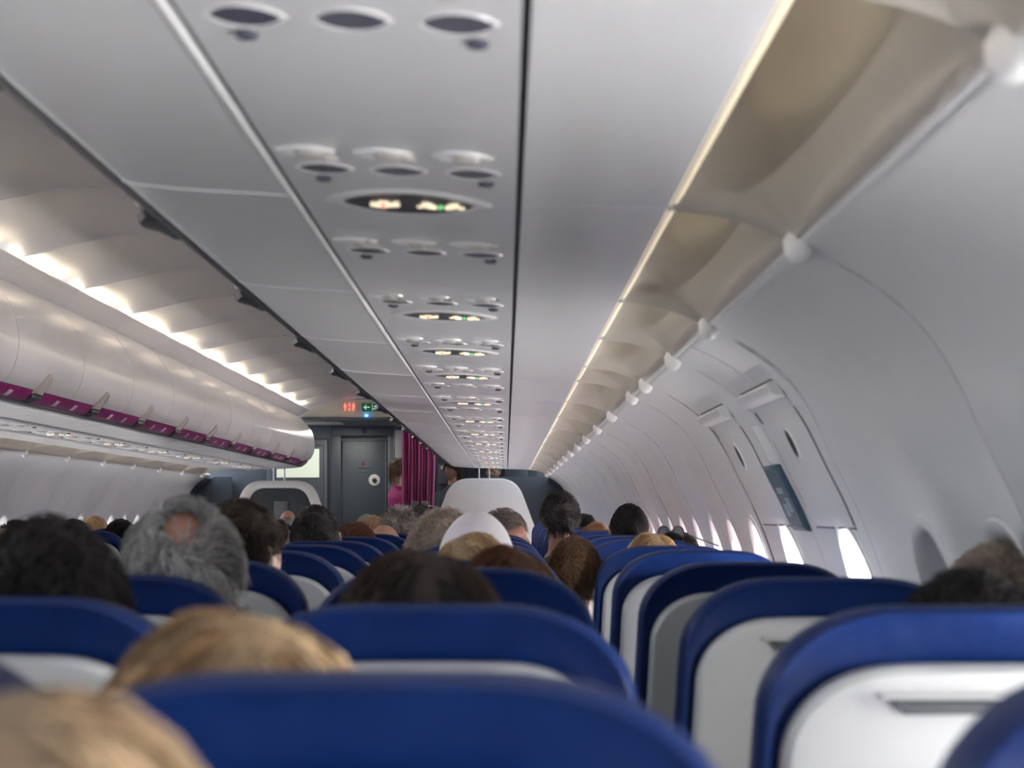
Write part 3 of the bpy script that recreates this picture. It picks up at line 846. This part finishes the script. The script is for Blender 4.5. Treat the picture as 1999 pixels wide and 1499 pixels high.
    b0 = len(V)
    ringv = np.stack([Pt+(U*math.cos(a)+W*math.sin(a))*taper for a in (0, 2.094, 4.189)], 2)  # n,steps,3,3
    V += ringv.reshape(-1, 3).tolist()
    cs = cols[(r.integers(0, len(cols), n)+0*ci) % len(cols)]*r.uniform(.6, 1.5, n)[:, None]
    cs = cs*.45+.55*cols[ci % len(cols)]*(.75+.5*((ci*37) % 11)/10)[:, None]
    if low is not None:
        k = smoothstep(1.0, .70, d[:, 2]+.25*r.normal(size=n)*.4)[:, None]*np.maximum(smoothstep(.05, .45, -d[:, 0]), smoothstep(.55, .8, d[:, 0]))[:, None]
        cs = cs*(1-k)+k*np.array(low)*r.uniform(.6, 1.3, n)[:, None]
    Cc += [tuple(c)+(1,) for c in np.repeat(np.clip(cs, 0, 1), steps*3, axis=0)]
    ii = (b0+np.arange(n)[:, None, None]*steps*3+np.arange(steps-1)[None, :, None]*3+np.arange(3)[None, None, :])
    jj = (b0+np.arange(n)[:, None, None]*steps*3+np.arange(steps-1)[None, :, None]*3+((np.arange(3)+1) % 3)[None, None, :])
    F += np.stack([ii, jj, jj+3, ii+3], -1).reshape(-1, 4).tolist()
    me = bpy.data.meshes.new('hair'); me.from_pydata(V, [], F); me.update()
    ca = me.color_attributes.new('Col', 'FLOAT_COLOR', 'POINT'); ca.data.foreach_set('color', np.array(Cc, dtype=np.float32).ravel())
    me.materials.append(hm); me.shade_smooth(); return me
BLK = [(.012, .011, .012), (.022, .018, .017), (.03, .026, .025)]
DKB = [(.045, .03, .022), (.07, .045, .03), (.03, .02, .016)]
BRN = [(.13, .07, .04), (.09, .045, .028), (.19, .11, .06)]
RED = [(.12, .045, .03), (.08, .03, .022), (.17, .075, .045)]
BLN = [(.62, .40, .20), (.78, .56, .33), (.40, .23, .11)]
SND = [(.48, .33, .20), (.62, .46, .30), (.30, .20, .12)]
GRY = [(.42, .41, .40), (.68, .66, .64), (.16, .15, .15)]
GDK = [(.10, .095, .095), (.18, .17, .17), (.05, .045, .045)]
TAN = [(.42, .33, .27), (.52, .42, .35), (.28, .21, .17)]
SHIRTS = [(.05, .06, .09), (.35, .34, .33), (.12, .03, .03), (.02, .03, .05), (.5, .48, .44), (.08, .12, .10)]
def person(px, py, Y, style, cols, label, skin='light', yaw=0, tilt=0, sc=1.0, bald=None, fluff=0, part=None, n=900, rad=.0011, shirt=None, seat_=True, roll=0, seed=None, hide_hair=False, cloth=True, low=None):
    """px,py: pixel of the top of the head as it stands Y metres ahead"""
    top = (C_+dict(short=.012, crop=.007, curly=.024, long=.015, bob=.015)[style]+fluff*.5)*sc
    x, z = X(px, Y), Z(py, Y)-top
    root = empty('person', (x, Y, z), label, 'person', None, yaw)
    root.rotation_euler = (tilt, roll, yaw); root.scale = (sc, sc, sc)
    obj('body', BV[skin], root)
    s = seed if seed is not None else int(px*7+py)
    if not hide_hair:
        h = obj('hair', make_hair(style, cols, n, rad, bald, fluff, part, s, low), root)
    if cloth:
        obj('shirt', shirtvar(shirt or SHIRTS[s % 6]), root); obj('trousers', LEGS, root)
    return root
# nearest neighbour, own row
person(55, 1300, .60, 'long', SND+[(.20, .13, .08), (.62, .46, .30)], 'very blurred sandy-blonde head at the bottom left corner, nearest passenger', part=-.1, n=4200, rad=.0016, yaw=.3)
person(462, 1160, 1.03, 'long', BLN+[(.30, .18, .09), (.22, .14, .08), (.85, .66, .42)], 'blonde head above the nearest middle seat', part=.15, n=4600, rad=.0015, fluff=.004, sc=1.06)
person(822, 1052, 1.72, 'long', DKB+BLK, 'dark-haired woman with centre parting above the second middle seat', part=.12, n=4200, rad=.0011, fluff=.004, sc=1.1, low=(.46, .31, .18))
person(96, 1003, 1.72, 'short', BLK, 'black-haired head at the left edge above the second aisle seat', n=2600, fluff=.006, sc=1.0)
person(358, 969, 2.44, 'short', GRY+[(.5, .48, .47)], 'grey-haired man with a thinning crown, left of centre', skin='pink', bald='spot', n=3000, rad=.0012, fluff=.010, sc=1.0, yaw=.1)
person(468, 972, 3.16, 'short', DKB+[(.12, .09, .07)], 'brown-haired man right behind the grey-haired head, cheek showing', n=2200, fluff=.006, yaw=-.5, sc=.95)
person(616, 983, 5.32, 'short', BLK+GDK, 'man with short dark hair and reddish right ear, centre left', skin='pink', n=2000, fluff=.003, sc=.97)
person(694, 1014, 6.05, 'bob', RED, 'auburn-haired head beside the dark short-haired man', n=1500)
person(562, 995, 15.3, 'crop', GRY, 'small bald pink head far off before the left partition', skin='pink', bald='ring', n=500, rad=.0016)
person(750, 1021, 6.77, 'crop', TAN, 'bald crown showing just over a seat, centre', bald='ring', n=500, sc=1.0)
person(780, 987, 7.50, 'short', GRY+TAN, 'tousled grey-haired head before the magenta curtain', n=1800, fluff=.02)
person(728, 1003, 8.22, 'bob', BLN+SND, 'light blonde head between the auburn and tousled grey heads', n=1200)
sgp = person(822, 984, 8.94, 'crop', GDK, 'cropped grey head wearing sunglasses pushed up, right of the curtain', n=900)
person(862, 990, 4.60, 'curly', TAN+[(.5, .42, .36)], 'curly sandy-haired head left of the white cap', n=2400, fluff=.014, rad=.0010)
capp = person(934, 1004, 3.88, 'crop', GRY, 'person in a white cap, centre of the cabin', n=300, bald='ring')
person(922, 1031, 3.16, 'long', BLN+SND+[(.25, .17, .10)], 'blonde swept-back head in front of the white cap', part=-.3, n=3000, rad=.0011)
person(990, 1056, 2.44, 'bob', RED+BRN, 'reddish-brown head above the third middle seat', part=.3, n=2800)
person(982, 990, 6.77, 'short', GDK+TAN, 'grey-haired man with bare forehead behind the white cap', skin='pink', n=1400, yaw=-1.9, bald=None, fluff=.006)
person(1093, 958, 7.50, 'short', BLK+GDK, 'tall man with swept dark greying hair in the gap, bare neck', skin='pink', n=2600, fluff=.012, sc=.98, yaw=.12)
person(1122, 1045, 4.60, 'short', BRN+[(.28, .17, .09)], 'brown-haired child peering between the middle and window seats', n=2600, fluff=.006, sc=.86)
person(1228, 982, 6.77, 'crop', BLK, 'close-cropped black-haired head near the right wall', skin='tan', n=2000, sc=1.0, rad=.0012)
person(1162, 1017, 8.22, 'short', [(.35, .17, .08), (.45, .24, .12)], 'ginger crown between the two dark heads at right', n=1000, fluff=.006)
person(1141, 1000, 9.7, 'short', BLK, 'small far dark-haired head beside the tall man', n=700)
person(1273, 1034, 4.60, 'bob', BLN+SND, 'blonde crown above the window seats', part=.1, n=2000)
gl = person(1322, 1032, 5.32, 'short', BLK+DKB, 'dark-haired head with spectacles on top by the right wall', n=1200)
person(1878, 1104, 1.74, 'short', BLK, 'black-haired crown at the far right above the nearest window seats', n=2600, fluff=.006, roll=.12)
person(1935, 1044, 2.46, 'curly', TAN+[(.30, .28, .25)], 'greyish-beige curly head leaning on the wall at the right edge', n=2600, fluff=.008, sc=.80, roll=.45)
person(30, 1012, 6.05, 'curly', BLK, 'dark curly head across the aisle at the left edge', n=1400)
person(12, 1030, 5.4, 'short', TAN, 'beige-haired crown at the extreme left edge', n=1200)
person(236, 1011, 8.22, 'short', BLK, 'glossy black head across the aisle behind the grey-haired man', n=1400, fluff=.004)
person(185, 1004, 9.7, 'bob', BLN, 'small blonde head across the aisle', n=800)
person(145, 1010, 8.9, 'short', DKB, 'dark brown head across the aisle, partly hidden by the near black hair', n=800)
person(545, 1012, 13.0, 'short', DKB, 'tiny far dark head left of the bald pink one', n=400)
person(715, 1002, 11.1, 'short', GRY, 'far grey head in the aisle column', n=500)
# cap on its wearer
def cap_mesh():
    R = []
    for i in range(17):
        t = .02+(PI*.62)*i/16
        R.append([(.086*math.sin(t)*math.cos(a), -.012+.119*math.sin(t)*math.sin(a), -.008+.134*math.cos(t)) for a in [2*PI*k/32 for k in range(32)]])
    mb = MB().rings(R, cap=False); mb.add(R[0], [tuple(range(32))])
    # peak, turned to the right side
    R = []
    for i, u in enumerate((0, .35, .7, 1)):
        R.append([(math.sin(b)*.078*(1-.12*u), .080+.085*u*math.cos(b)**.6-.02*(1-math.cos(b)), -.002-.03*u) for b in [(-1.25+2.5*k/14) for k in range(15)]])
    mb.rings(R, close=False, cap=False); return mb
cp = empty('cap', capp.location, 'plain white peaked cap on a head, centre of the cabin', 'cap'); cp.rotation_euler = (-.06, 0, -.35); cp.scale = (1, 1, 1)
c1 = build('crown', cap_mesh(), M['capw'], cp); sd = c1.modifiers.new('t', 'SOLIDIFY'); sd.thickness = .003
# spectacles on heads
def glasses(root, label, lens_m, fr, z=.085, y=.03, yaw=0):
    e = empty('spectacles', root.location, label, 'glasses'); e.rotation_euler.z = yaw
    for s in (-1, 1):
        R = [[(s*.034+.027*q*math.cos(t), y+.035+.012, z+.022*q*math.sin(t)+.01) for t in [2*PI*k/20 for k in range(20)]] for q in (1, 1.0)]
        mb = MB().tube([*R[0], R[0][0]], .0022, 6); build('rim', mb, fr, e)
        mb = MB().add(R[0], [tuple(range(20))]); mb.add([(a, b+.001, c) for a, b, c in R[0]], [tuple(range(20))]); build('lens', mb, lens_m, e, smooth=False)
        mb = MB().tube([(s*.062, y+.045, z+.01), (s*.082, y+.01, z-.005), (s*.083, y-.08, z-.03)], .0022, 6); build('temple', mb, fr, e)
    build('bridge', MB().tube([(-.008, y+.048, z+.014), (.008, y+.048, z+.014)], .002, 6), fr, e)
    return e
glasses(sgp, 'dark sunglasses with silver frame worn on a cropped head', M['dark'], M['silver'], z=.102, y=-.035, yaw=2.5)
glasses(gl, 'thin black spectacles pushed up on dark hair by the right wall', M['lens'], M['frame'], z=.10, y=-.02, yaw=2.2)

# ---------------------------------------------------------------- front of the cabin
YF = 18.4
# arched fascia at the end of the ceiling
zf = CZ+.955
pts = [(a, b+.03) for a, b in full if abs(a) < .83]
poly = [(pts[0][0], zf)]+pts+[(pts[-1][0], zf)]
mb = MB().rings([[(a, 17.02, b) for a, b in poly], [(a, 17.06, b) for a, b in poly]])
fas = struct(build('trim_%d' % (tn+1), mb, M['fascia']), 'cream arched fascia closing the aisle ceiling'); tn += 1
mb = MB(); mb.tube([(a, 17.01, b-.036) for a, b in pts], .006, 6)
struct(build('trim_%d' % (tn+1), mb, M['navy2']), 'grey edge line above the fascia'); tn += 1
struct(build('trim_%d' % (tn+1), MB().box(-.95, .95, 17.0, 17.10, zf-.03, zf+.002), M['navy2'], bevel=.004), 'grey lower lip of the fascia'); tn += 1
# entry ceiling
struct(build('trim_%d' % (tn+1), MB().box(-2.0, 2.0, 17.10, YF, CZ+.93, CZ+.97), M['navy2'], smooth=False), 'grey lowered ceiling over the entry area'); tn += 1
struct(build('trim_%d' % (tn+1), MB().box(-1.02, -.42, 17.35, 17.75, CZ+.921, CZ+.931), M['fascia'], smooth=False, bevel=.003), 'pale ceiling panel in the entry'); tn += 1
# walls of the entry
struct(build('wall_front', MB().box(-2.15, 2.15, YF, YF+.08, 0, CZ+.97), M['navy2'], smooth=False), 'grey forward bulkhead')
for s in (-1, 1):
    # dark side liners between sidewall and front
    P = [(s*(wall_at(z)+.01), z) for z in np.linspace(1.57, 0.02, 20)]
    mb = MB()
    R = [[(a, y, z) for a, z in P] for y in (16.9, YF)]
    mb.rings(R, close=False, cap=False)
    o = build('wall_entry_%s' % ('left' if s < 0 else 'right'), mb, M['navy']); o.modifiers.new('t', 'SOLIDIFY').thickness = .02
    struct(o, 'dark side lining of the entry on the %s' % ('left' if s < 0 else 'right'))
    # transverse dark screens beyond the partitions
    outer = [(s*wall_at(z), z) for z in np.linspace(CZ+.36, .02, 20)]
    inner = [(s*.95, .02), (s*.95, CZ+.36)] if s > 0 else [(s*1.50, .02), (s*1.50, CZ+.36)]
    poly = outer+inner
    mb = MB().rings([[(a, 17.14, z) for a, z in poly], [(a, 17.18, z) for a, z in poly]])
    struct(build('wall_screen_%s' % ('left' if s < 0 else 'right'), mb, M['navy'], smooth=False), 'dark slate wall beyond the partition on the %s' % ('left' if s < 0 else 'right'))
# upper closing walls above the screens (behind the bins)
for s in (-1, 1):
    struct(build('wall_upper_%s' % ('left' if s < 0 else 'right'), MB().box(min(s*.86, s*1.9), max(s*.86, s*1.9), 17.2, 17.24, CZ+.47 if s > 0 else CZ+.75, CZ+1.1), M['navy2'], smooth=False), 'grey wall above the %s screen' % ('left' if s < 0 else 'right'))
def fbox(px0, px1, py0, py1, y0, y1): return MB().box(X(px0, y0), X(px1, y0), y0, y1, Z(py1, y0), Z(py0, y0))
# cockpit door
dr = bpy.data.objects.new('door_1', None); COL.objects.link(dr); dr.location = (X(707, YF-.05), YF-.05, 0); struct(dr, 'slate grey flight deck door with a round lock')
def part(name, mb, m, root, **k):
    o = build(name, mb, m, root, **k); o.data.transform(Matrix.Translation(-root.location)); return o
Yd = YF-.06
part('door_leaf', fbox(664, 757, 857, 1180, Yd, YF), M['doorg'], dr, bevel=.006)
part('door_frame', fbox(646, 666, 826, 1180, Yd-.03, YF), M['navy'], dr, bevel=.004)
part('door_jamb', fbox(757, 767, 826, 1180, Yd-.03, YF), M['navy2'], dr, bevel=.004)
part('door_header', fbox(650, 767, 820, 851, Yd-.05, YF), M['navy'], dr, bevel=.006)
mb = MB().tube([(X(664, Yd)+.02, Yd-.002, Z(1100, Yd)), (X(664, Yd)+.02, Yd-.002, Z(861, Yd)), (X(757, Yd)-.02, Yd-.002, Z(861, Yd)), (X(757, Yd)-.02, Yd-.002, Z(1100, Yd))], .008, 6)
part('door_moulding', mb, M['navy2'], dr)
def disc_y(x, y, z, prof, n=28): return MB().rings([[(x+r*math.cos(t), y+dy, z+r*math.sin(t)) for t in [2*PI*k/n for k in range(n)]] for r, dy in prof])
part('lock_plate', disc_y(X(731, Yd), Yd, Z(937, Yd), [(.062, 0), (.062, -.008), (.050, -.012), (.030, -.009)]), M['latch'], dr)
part('lock_knob', disc_y(X(731, Yd), Yd, Z(937, Yd), [(.024, -.008), (.024, -.03), (.012, -.036), (.004, -.036)]), M['dark'], dr)
part('warning_dot', disc_y(X(709, Yd), Yd, Z(905, Yd), [(.020, 0), (.019, -.003), (.005, -.004)]), mat('dot_red', (.18, .01, .03), .5), dr)
part('notice_plate', fbox(696, 725, 911, 921, Yd-.004, Yd+.01), mat('notice', (.075, .088, .10), .5), dr)
part('spy_hole', disc_y(X(711, Yd-.05), Yd-.05, Z(841, Yd-.05), [(.032, 0), (.030, -.006), (.01, -.008)]), M['gap'], dr)
def text(body, size, loc, m, parent, name, rot=(PI/2, 0, 0)):
    cu = bpy.data.curves.new(name, 'FONT'); cu.body = body; cu.size = size; cu.align_x = 'CENTER'; cu.align_y = 'CENTER'; cu.extrude = .001
    o = bpy.data.objects.new('t', cu); COL.objects.link(o); dg = bpy.context.evaluated_depsgraph_get()
    me = bpy.data.meshes.new_from_object(o.evaluated_get(dg)); bpy.data.objects.remove(o)
    me.transform(Matrix.Translation(Vector(loc)) @ Matrix.Rotation(PI/2, 4, 'X')); me.materials.clear(); me.materials.append(m)
    q = obj(name, me, parent)
    if parent: me.transform(Matrix.Translation(-parent.location))
    return q
text('CREW ONLY', .022, (X(710, Yd), Yd-.006, Z(914, Yd)), mat('notice_ink', (.01, .01, .012), .6), dr, 'notice_text')
# galley side column: grey frame + white panel
gs = empty('galley_unit', (X(777, YF-.1), YF-.1, 0), 'grey galley column with a pale panel beside the magenta curtain', 'galley unit')
part('column', fbox(767, 850, 826, 1180, YF-.10, YF-.0), M['navy2'], gs, bevel=.005)
part('dark_recess', fbox(769, 790, 836, 896, YF-.108, YF-.09), M['navy'], gs, bevel=.002)
part('pale_panel', fbox(771, 800, 839, 894, YF-.12, YF-.10), mat('pale_panel', (.34, .33, .31), .5, noise=.2, nscale=8), gs, bevel=.003)
part('dark_niche', fbox(769, 800, 899, 960, YF-.108, YF-.09), M['navy'], gs, bevel=.002)
g2 = empty('galley_unit', (X(900, YF-.2), YF-.2, 0), 'dark galley cabinets seen above the right partition', 'galley unit')
part('cabinet', fbox(852, 1050, 880, 1100, YF-.22, YF-.02), M['navy'], g2, bevel=.006)
part('cabinet_door', fbox(856, 880, 905, 945, YF-.235, YF-.22), M['navy2'], g2, bevel=.004)
part('notice', fbox(860, 868, 909, 916, YF-.24, YF-.235), M['latch'], g2)
part('cabinet_door', fbox(915, 945, 905, 960, YF-.235, YF-.22), M['navy'], g2, bevel=.004)
part('cabinet_door', fbox(985, 1030, 905, 960, YF-.235, YF-.22), M['navy2'], g2, bevel=.004)
# entry door left with lit window
ed = bpy.data.objects.new('door_2', None); COL.objects.link(ed); ed.location = (X(590, YF-.05), YF-.05, 0); struct(ed, 'grey cabin door with a bright square window on the left')
part('door_panel', fbox(520, 641, 856, 1180, YF-.06, YF), M['navy2'], ed, bevel=.02)
part('door_inner_panel', fbox(530, 632, 868, 1180, YF-.075, YF-.05), mat('door_inner', (.075, .085, .10), .45), ed, bevel=.015)
part('lit_window', fbox(540, 623, 876, 932, YF-.09, YF-.074), M['screen'], ed, bevel=.004)
part('hinge_post', fbox(641, 646, 856, 1180, YF-.09, YF), M['dark'], ed)
# lavatory sign, exit sign, LED
ls = empty('lavatory_sign', (X(682, 17.0), 17.0, Z(794, 17.0)), 'red lit lavatory figures on the cream fascia', 'sign')
for k, dx in enumerate((-.042, .0, .042)):
    mb = MB(); mb.ell((dx, -.008, .030), (.008, .004, .009), 10, 6)
    if k != 1: mb.add([(dx-.016, -.006, .018), (dx+.016, -.006, .018), (dx+.009, -.006, -.016), (dx-.009, -.006, -.016), (dx-.016, -.010, .018), (dx+.016, -.010, .018), (dx+.009, -.010, -.016), (dx-.009, -.010, -.016)], [(0, 1, 2, 3), (7, 6, 5, 4), (0, 4, 5, 1), (1, 5, 6, 2), (2, 6, 7, 3), (3, 7, 4, 0)])
    else: mb.tube([(dx-.014, -.008, .02), (dx, -.008, 0), (dx+.014, -.008, .02)], .0035, 6)
    mb.tube([(dx-.005, -.008, -.012), (dx-.005, -.008, -.042)], .0032, 6); mb.tube([(dx+.005, -.008, -.012), (dx+.005, -.008, -.042)], .0032, 6)
    build('figure', mb, M['red'], ls)
es = empty('exit_sign', (X(729, 17.0), 17.0, Z(795, 17.0)), 'green emergency exit sign with white arrow under the bin edge', 'sign')
build('sign_box', MB().box(-.115, .13, -.014, 0, -.042, .042), M['exitg'], es, bevel=.003)
mb = MB().tube([(-.095, -.017, 0), (-.035, -.017, 0)], .005, 6); mb.tube([(-.07, -.017, .022), (-.095, -.017, 0), (-.07, -.017, -.022)], .005, 6)
build('arrow', mb, M['exitw'], es, label='white arrow pointing left')
mb = MB().tube([(-.010, -.0155, -.035), (-.010, -.0155, .035)], .0018, 4); mb.tube([(.03, -.017, .02), (.02, -.017, 0), (.035, -.017, -.012), (.025, -.017, -.032)], .005, 6); mb.tube([(.005, -.017, .01), (.04, -.017, .008), (.05, -.017, -.005)], .004, 6); mb.tube([(.02, -.017, -.004), (.0, -.017, -.022)], .005, 6); mb.ell((.034, -.017, .028), (.007, .003, .007), 8, 6)
build('running_figure', mb, M['exitw'], es, label='white running figure')
build('indicator_light', MB().ell((0, 0, 0), (.017, .012, .010), 14, 8), M['led']); li = bpy.data.objects['indicator_light']; li.location = (X(715, 16.98), 16.985, Z(811, 16.98)); tag(li, 'small blue lamp below the green exit sign', 'light')
# partitions
def partition(px0, px1, pyt, px0b, px1b, label, window):
    Yp = 16.62
    root = empty('partition', (X((px0+px1)/2, Yp), Yp, 0), label, 'partition')
    xa, xb, xc, xd = X(px0, Yp), X(px1, Yp), X(px1b, Yp), X(px0b, Yp); zt = Z(pyt, Yp)
    def quad(ins, y, flip=False):
        n = 10; out = []
        cs = [Vector((xa+ins*1.1, zt-ins)), Vector((xb-ins*1.1, zt-ins)), Vector((xc-ins, .62)), Vector((xc-ins, .02+ins*0)), Vector((xd+ins, .02)), Vector((xd+ins, .62))]
        rad = [.17-ins*.7, .17-ins*.7, .12, .01, .01, .12]
        for i in range(6):
            p = cs[i]; a = cs[i-1]; b = cs[(i+1) % 6]; r = rad[i]
            d1 = (a-p).normalized()*r; d2 = (b-p).normalized()*r
            for k in range(n+1):
                t = k/n; q = (p+d1)*(1-t)**2+p*2*t*(1-t)+(p+d2)*t*t; out.append((q.x, y, q.y))
        return out
    if window:
        R = [quad(.075, Yp+.0), quad(.07, Yp-.012), quad(.055, Yp-.02), quad(.012, Yp-.02), quad(0, Yp-.012), quad(0, Yp+.02), quad(.012, Yp+.028), quad(.075, Yp+.028), quad(.075, Yp)]
        mb = MB().rings(R, cap=False); part('frame', mb, M['part'], root)
        mb = MB().rings([quad(.074, Yp+.004), quad(.074, Yp+.010)]); part('dark_screen', mb, mat('smoked_panel', (.022, .028, .036), .2, coat=.5, noise=.2, nscale=5), root, label='smoked dark panel')
        mb = MB().box(-1.0, -.86, Yp-.012, Yp+.0, 1.15, 1.33); part('fitting', mb, M['navy2'], root, bevel=.006)
    else:
        R = [quad(.012, Yp-.02), quad(0, Yp-.012), quad(0, Yp+.02), quad(.012, Yp+.028)]
        part('panel', MB().rings(R), M['part'], root)
        R = [quad(.0, Yp-.0125), quad(-.006, Yp-.004), quad(-.006, Yp+.012), quad(.0, Yp+.0205)]
        part('edge_trim', MB().rings(R, cap=False), M['latch'], root)
    for k in (.42, .58):
        xx = xa+(xb-xa)*k; zt2 = CZ+.42
        part('support_rod', MB().tube([(xx, Yp, zt), (xx, Yp, zt2-.02), (xx+.0, Yp-.01, zt2+.012)], [.009, .007, .010], 8), M['metal'], root)
    return root
partition(883, 1007, 935, 815, 1078, 'white front partition with rounded top right of the curtain', False)
partition(479, 611, 938, 420, 672, 'front partition with white frame around a smoked panel, left', True)
# curtain
root = empty('curtain', (X(815, 16.9), 16.9, 1.0), 'magenta pleated curtain hanging beside the aisle at the front', 'curtain')
n = 120; R = []
zs = np.linspace(2.13, .35, 26)
for i, z in enumerate(zs):
    t = (2.13-z)/1.0
    row = []
    x0 = X(784, 16.9); x1 = X(849-8*max(0, t-.45), 16.9)
    for k in range(n+1):
        u = k/n; ph = u*11*2*PI+math.sin(u*7)*1.3
        row.append((x0+(x1-x0)*u+.008*math.sin(ph*1.0+1)*(1+.3*math.sin(z*3)), 16.9+.035*math.sin(ph)+.012*math.sin(ph*.37+z*2), z))
    R.append(row)
c = build('cloth', MB().rings(R, close=False, cap=False), M['curtain'], root); c.data.transform(Matrix.Translation(-root.location)); c.modifiers.new('t', 'SOLIDIFY').thickness = .003
c = build('rail', MB().tube([(X(780, 16.9), 16.9, 2.14), (X(980, 16.9), 16.9, 2.14)], .012, 8), M['metal'], root); c.data.transform(Matrix.Translation(-root.location))
# crew
def crew(px, py, Y, cols, label, yaw, tilt, style='bob', skin='light', dark_=False):
    top = C_+.015; x, z = X(px, Y), Z(py, Y)-top
    r = empty('person', (x, Y, z), label, 'person'); r.rotation_euler = (tilt, 0, yaw)
    obj('body', BV[skin], r); obj('hair', make_hair(style, cols, 1200, .0014, None, .004, None, 5), r)
    s = SHIRT.copy(); s.materials.clear(); s.materials.append(M['uniform']); obj('uniform_top', s, r)
    # standing legs
    mb = MB()
    for q in (-1, 1): mb.tube([(q*.08, .09, -.62), (q*.085, .10, -.85), (q*.085, .10, -z+.05)], [.09, .075, .05], 12)
    obj('uniform_skirt', mb.mesh('skirt', M['trouser']), r)
    if dark_: s.materials.clear(); s.materials.append(M['trouser'])
    return r
crew(779, 893, 17.25, [(.32, .24, .15), (.22, .16, .10)], 'crew member in magenta shirt with tied fair hair, half behind curtain', -1.1, -.05)
crew(884, 894, 17.5, DKB+BRN, 'crew member with brown hair in the galley above the right partition', 2.4, 0, 'bob', 'tan', True)
crew(962, 899, 17.9, BLK, 'crew member in magenta seen in slivers under the right bins', 2.9, 0, 'crop', 'tan')
# rear closing wall behind the viewer
struct(build('wall_back', MB().box(-2.15, 2.15, YB-.06, YB, 0, 2.5), M['bin'], smooth=False), 'pale rear bulkhead')
# galley downlight in the entry ceiling
ld = bpy.data.lights.new('galley_downlight', 'AREA'); ld.energy = GALLEY_E; ld.size = .5; ld.color = (1, .95, .88)
lo = bpy.data.objects.new('galley_downlight', ld); COL.objects.link(lo); lo.location = (-.4, 17.7, CZ+.915)
# the unit prototypes were moved into place by place_unit
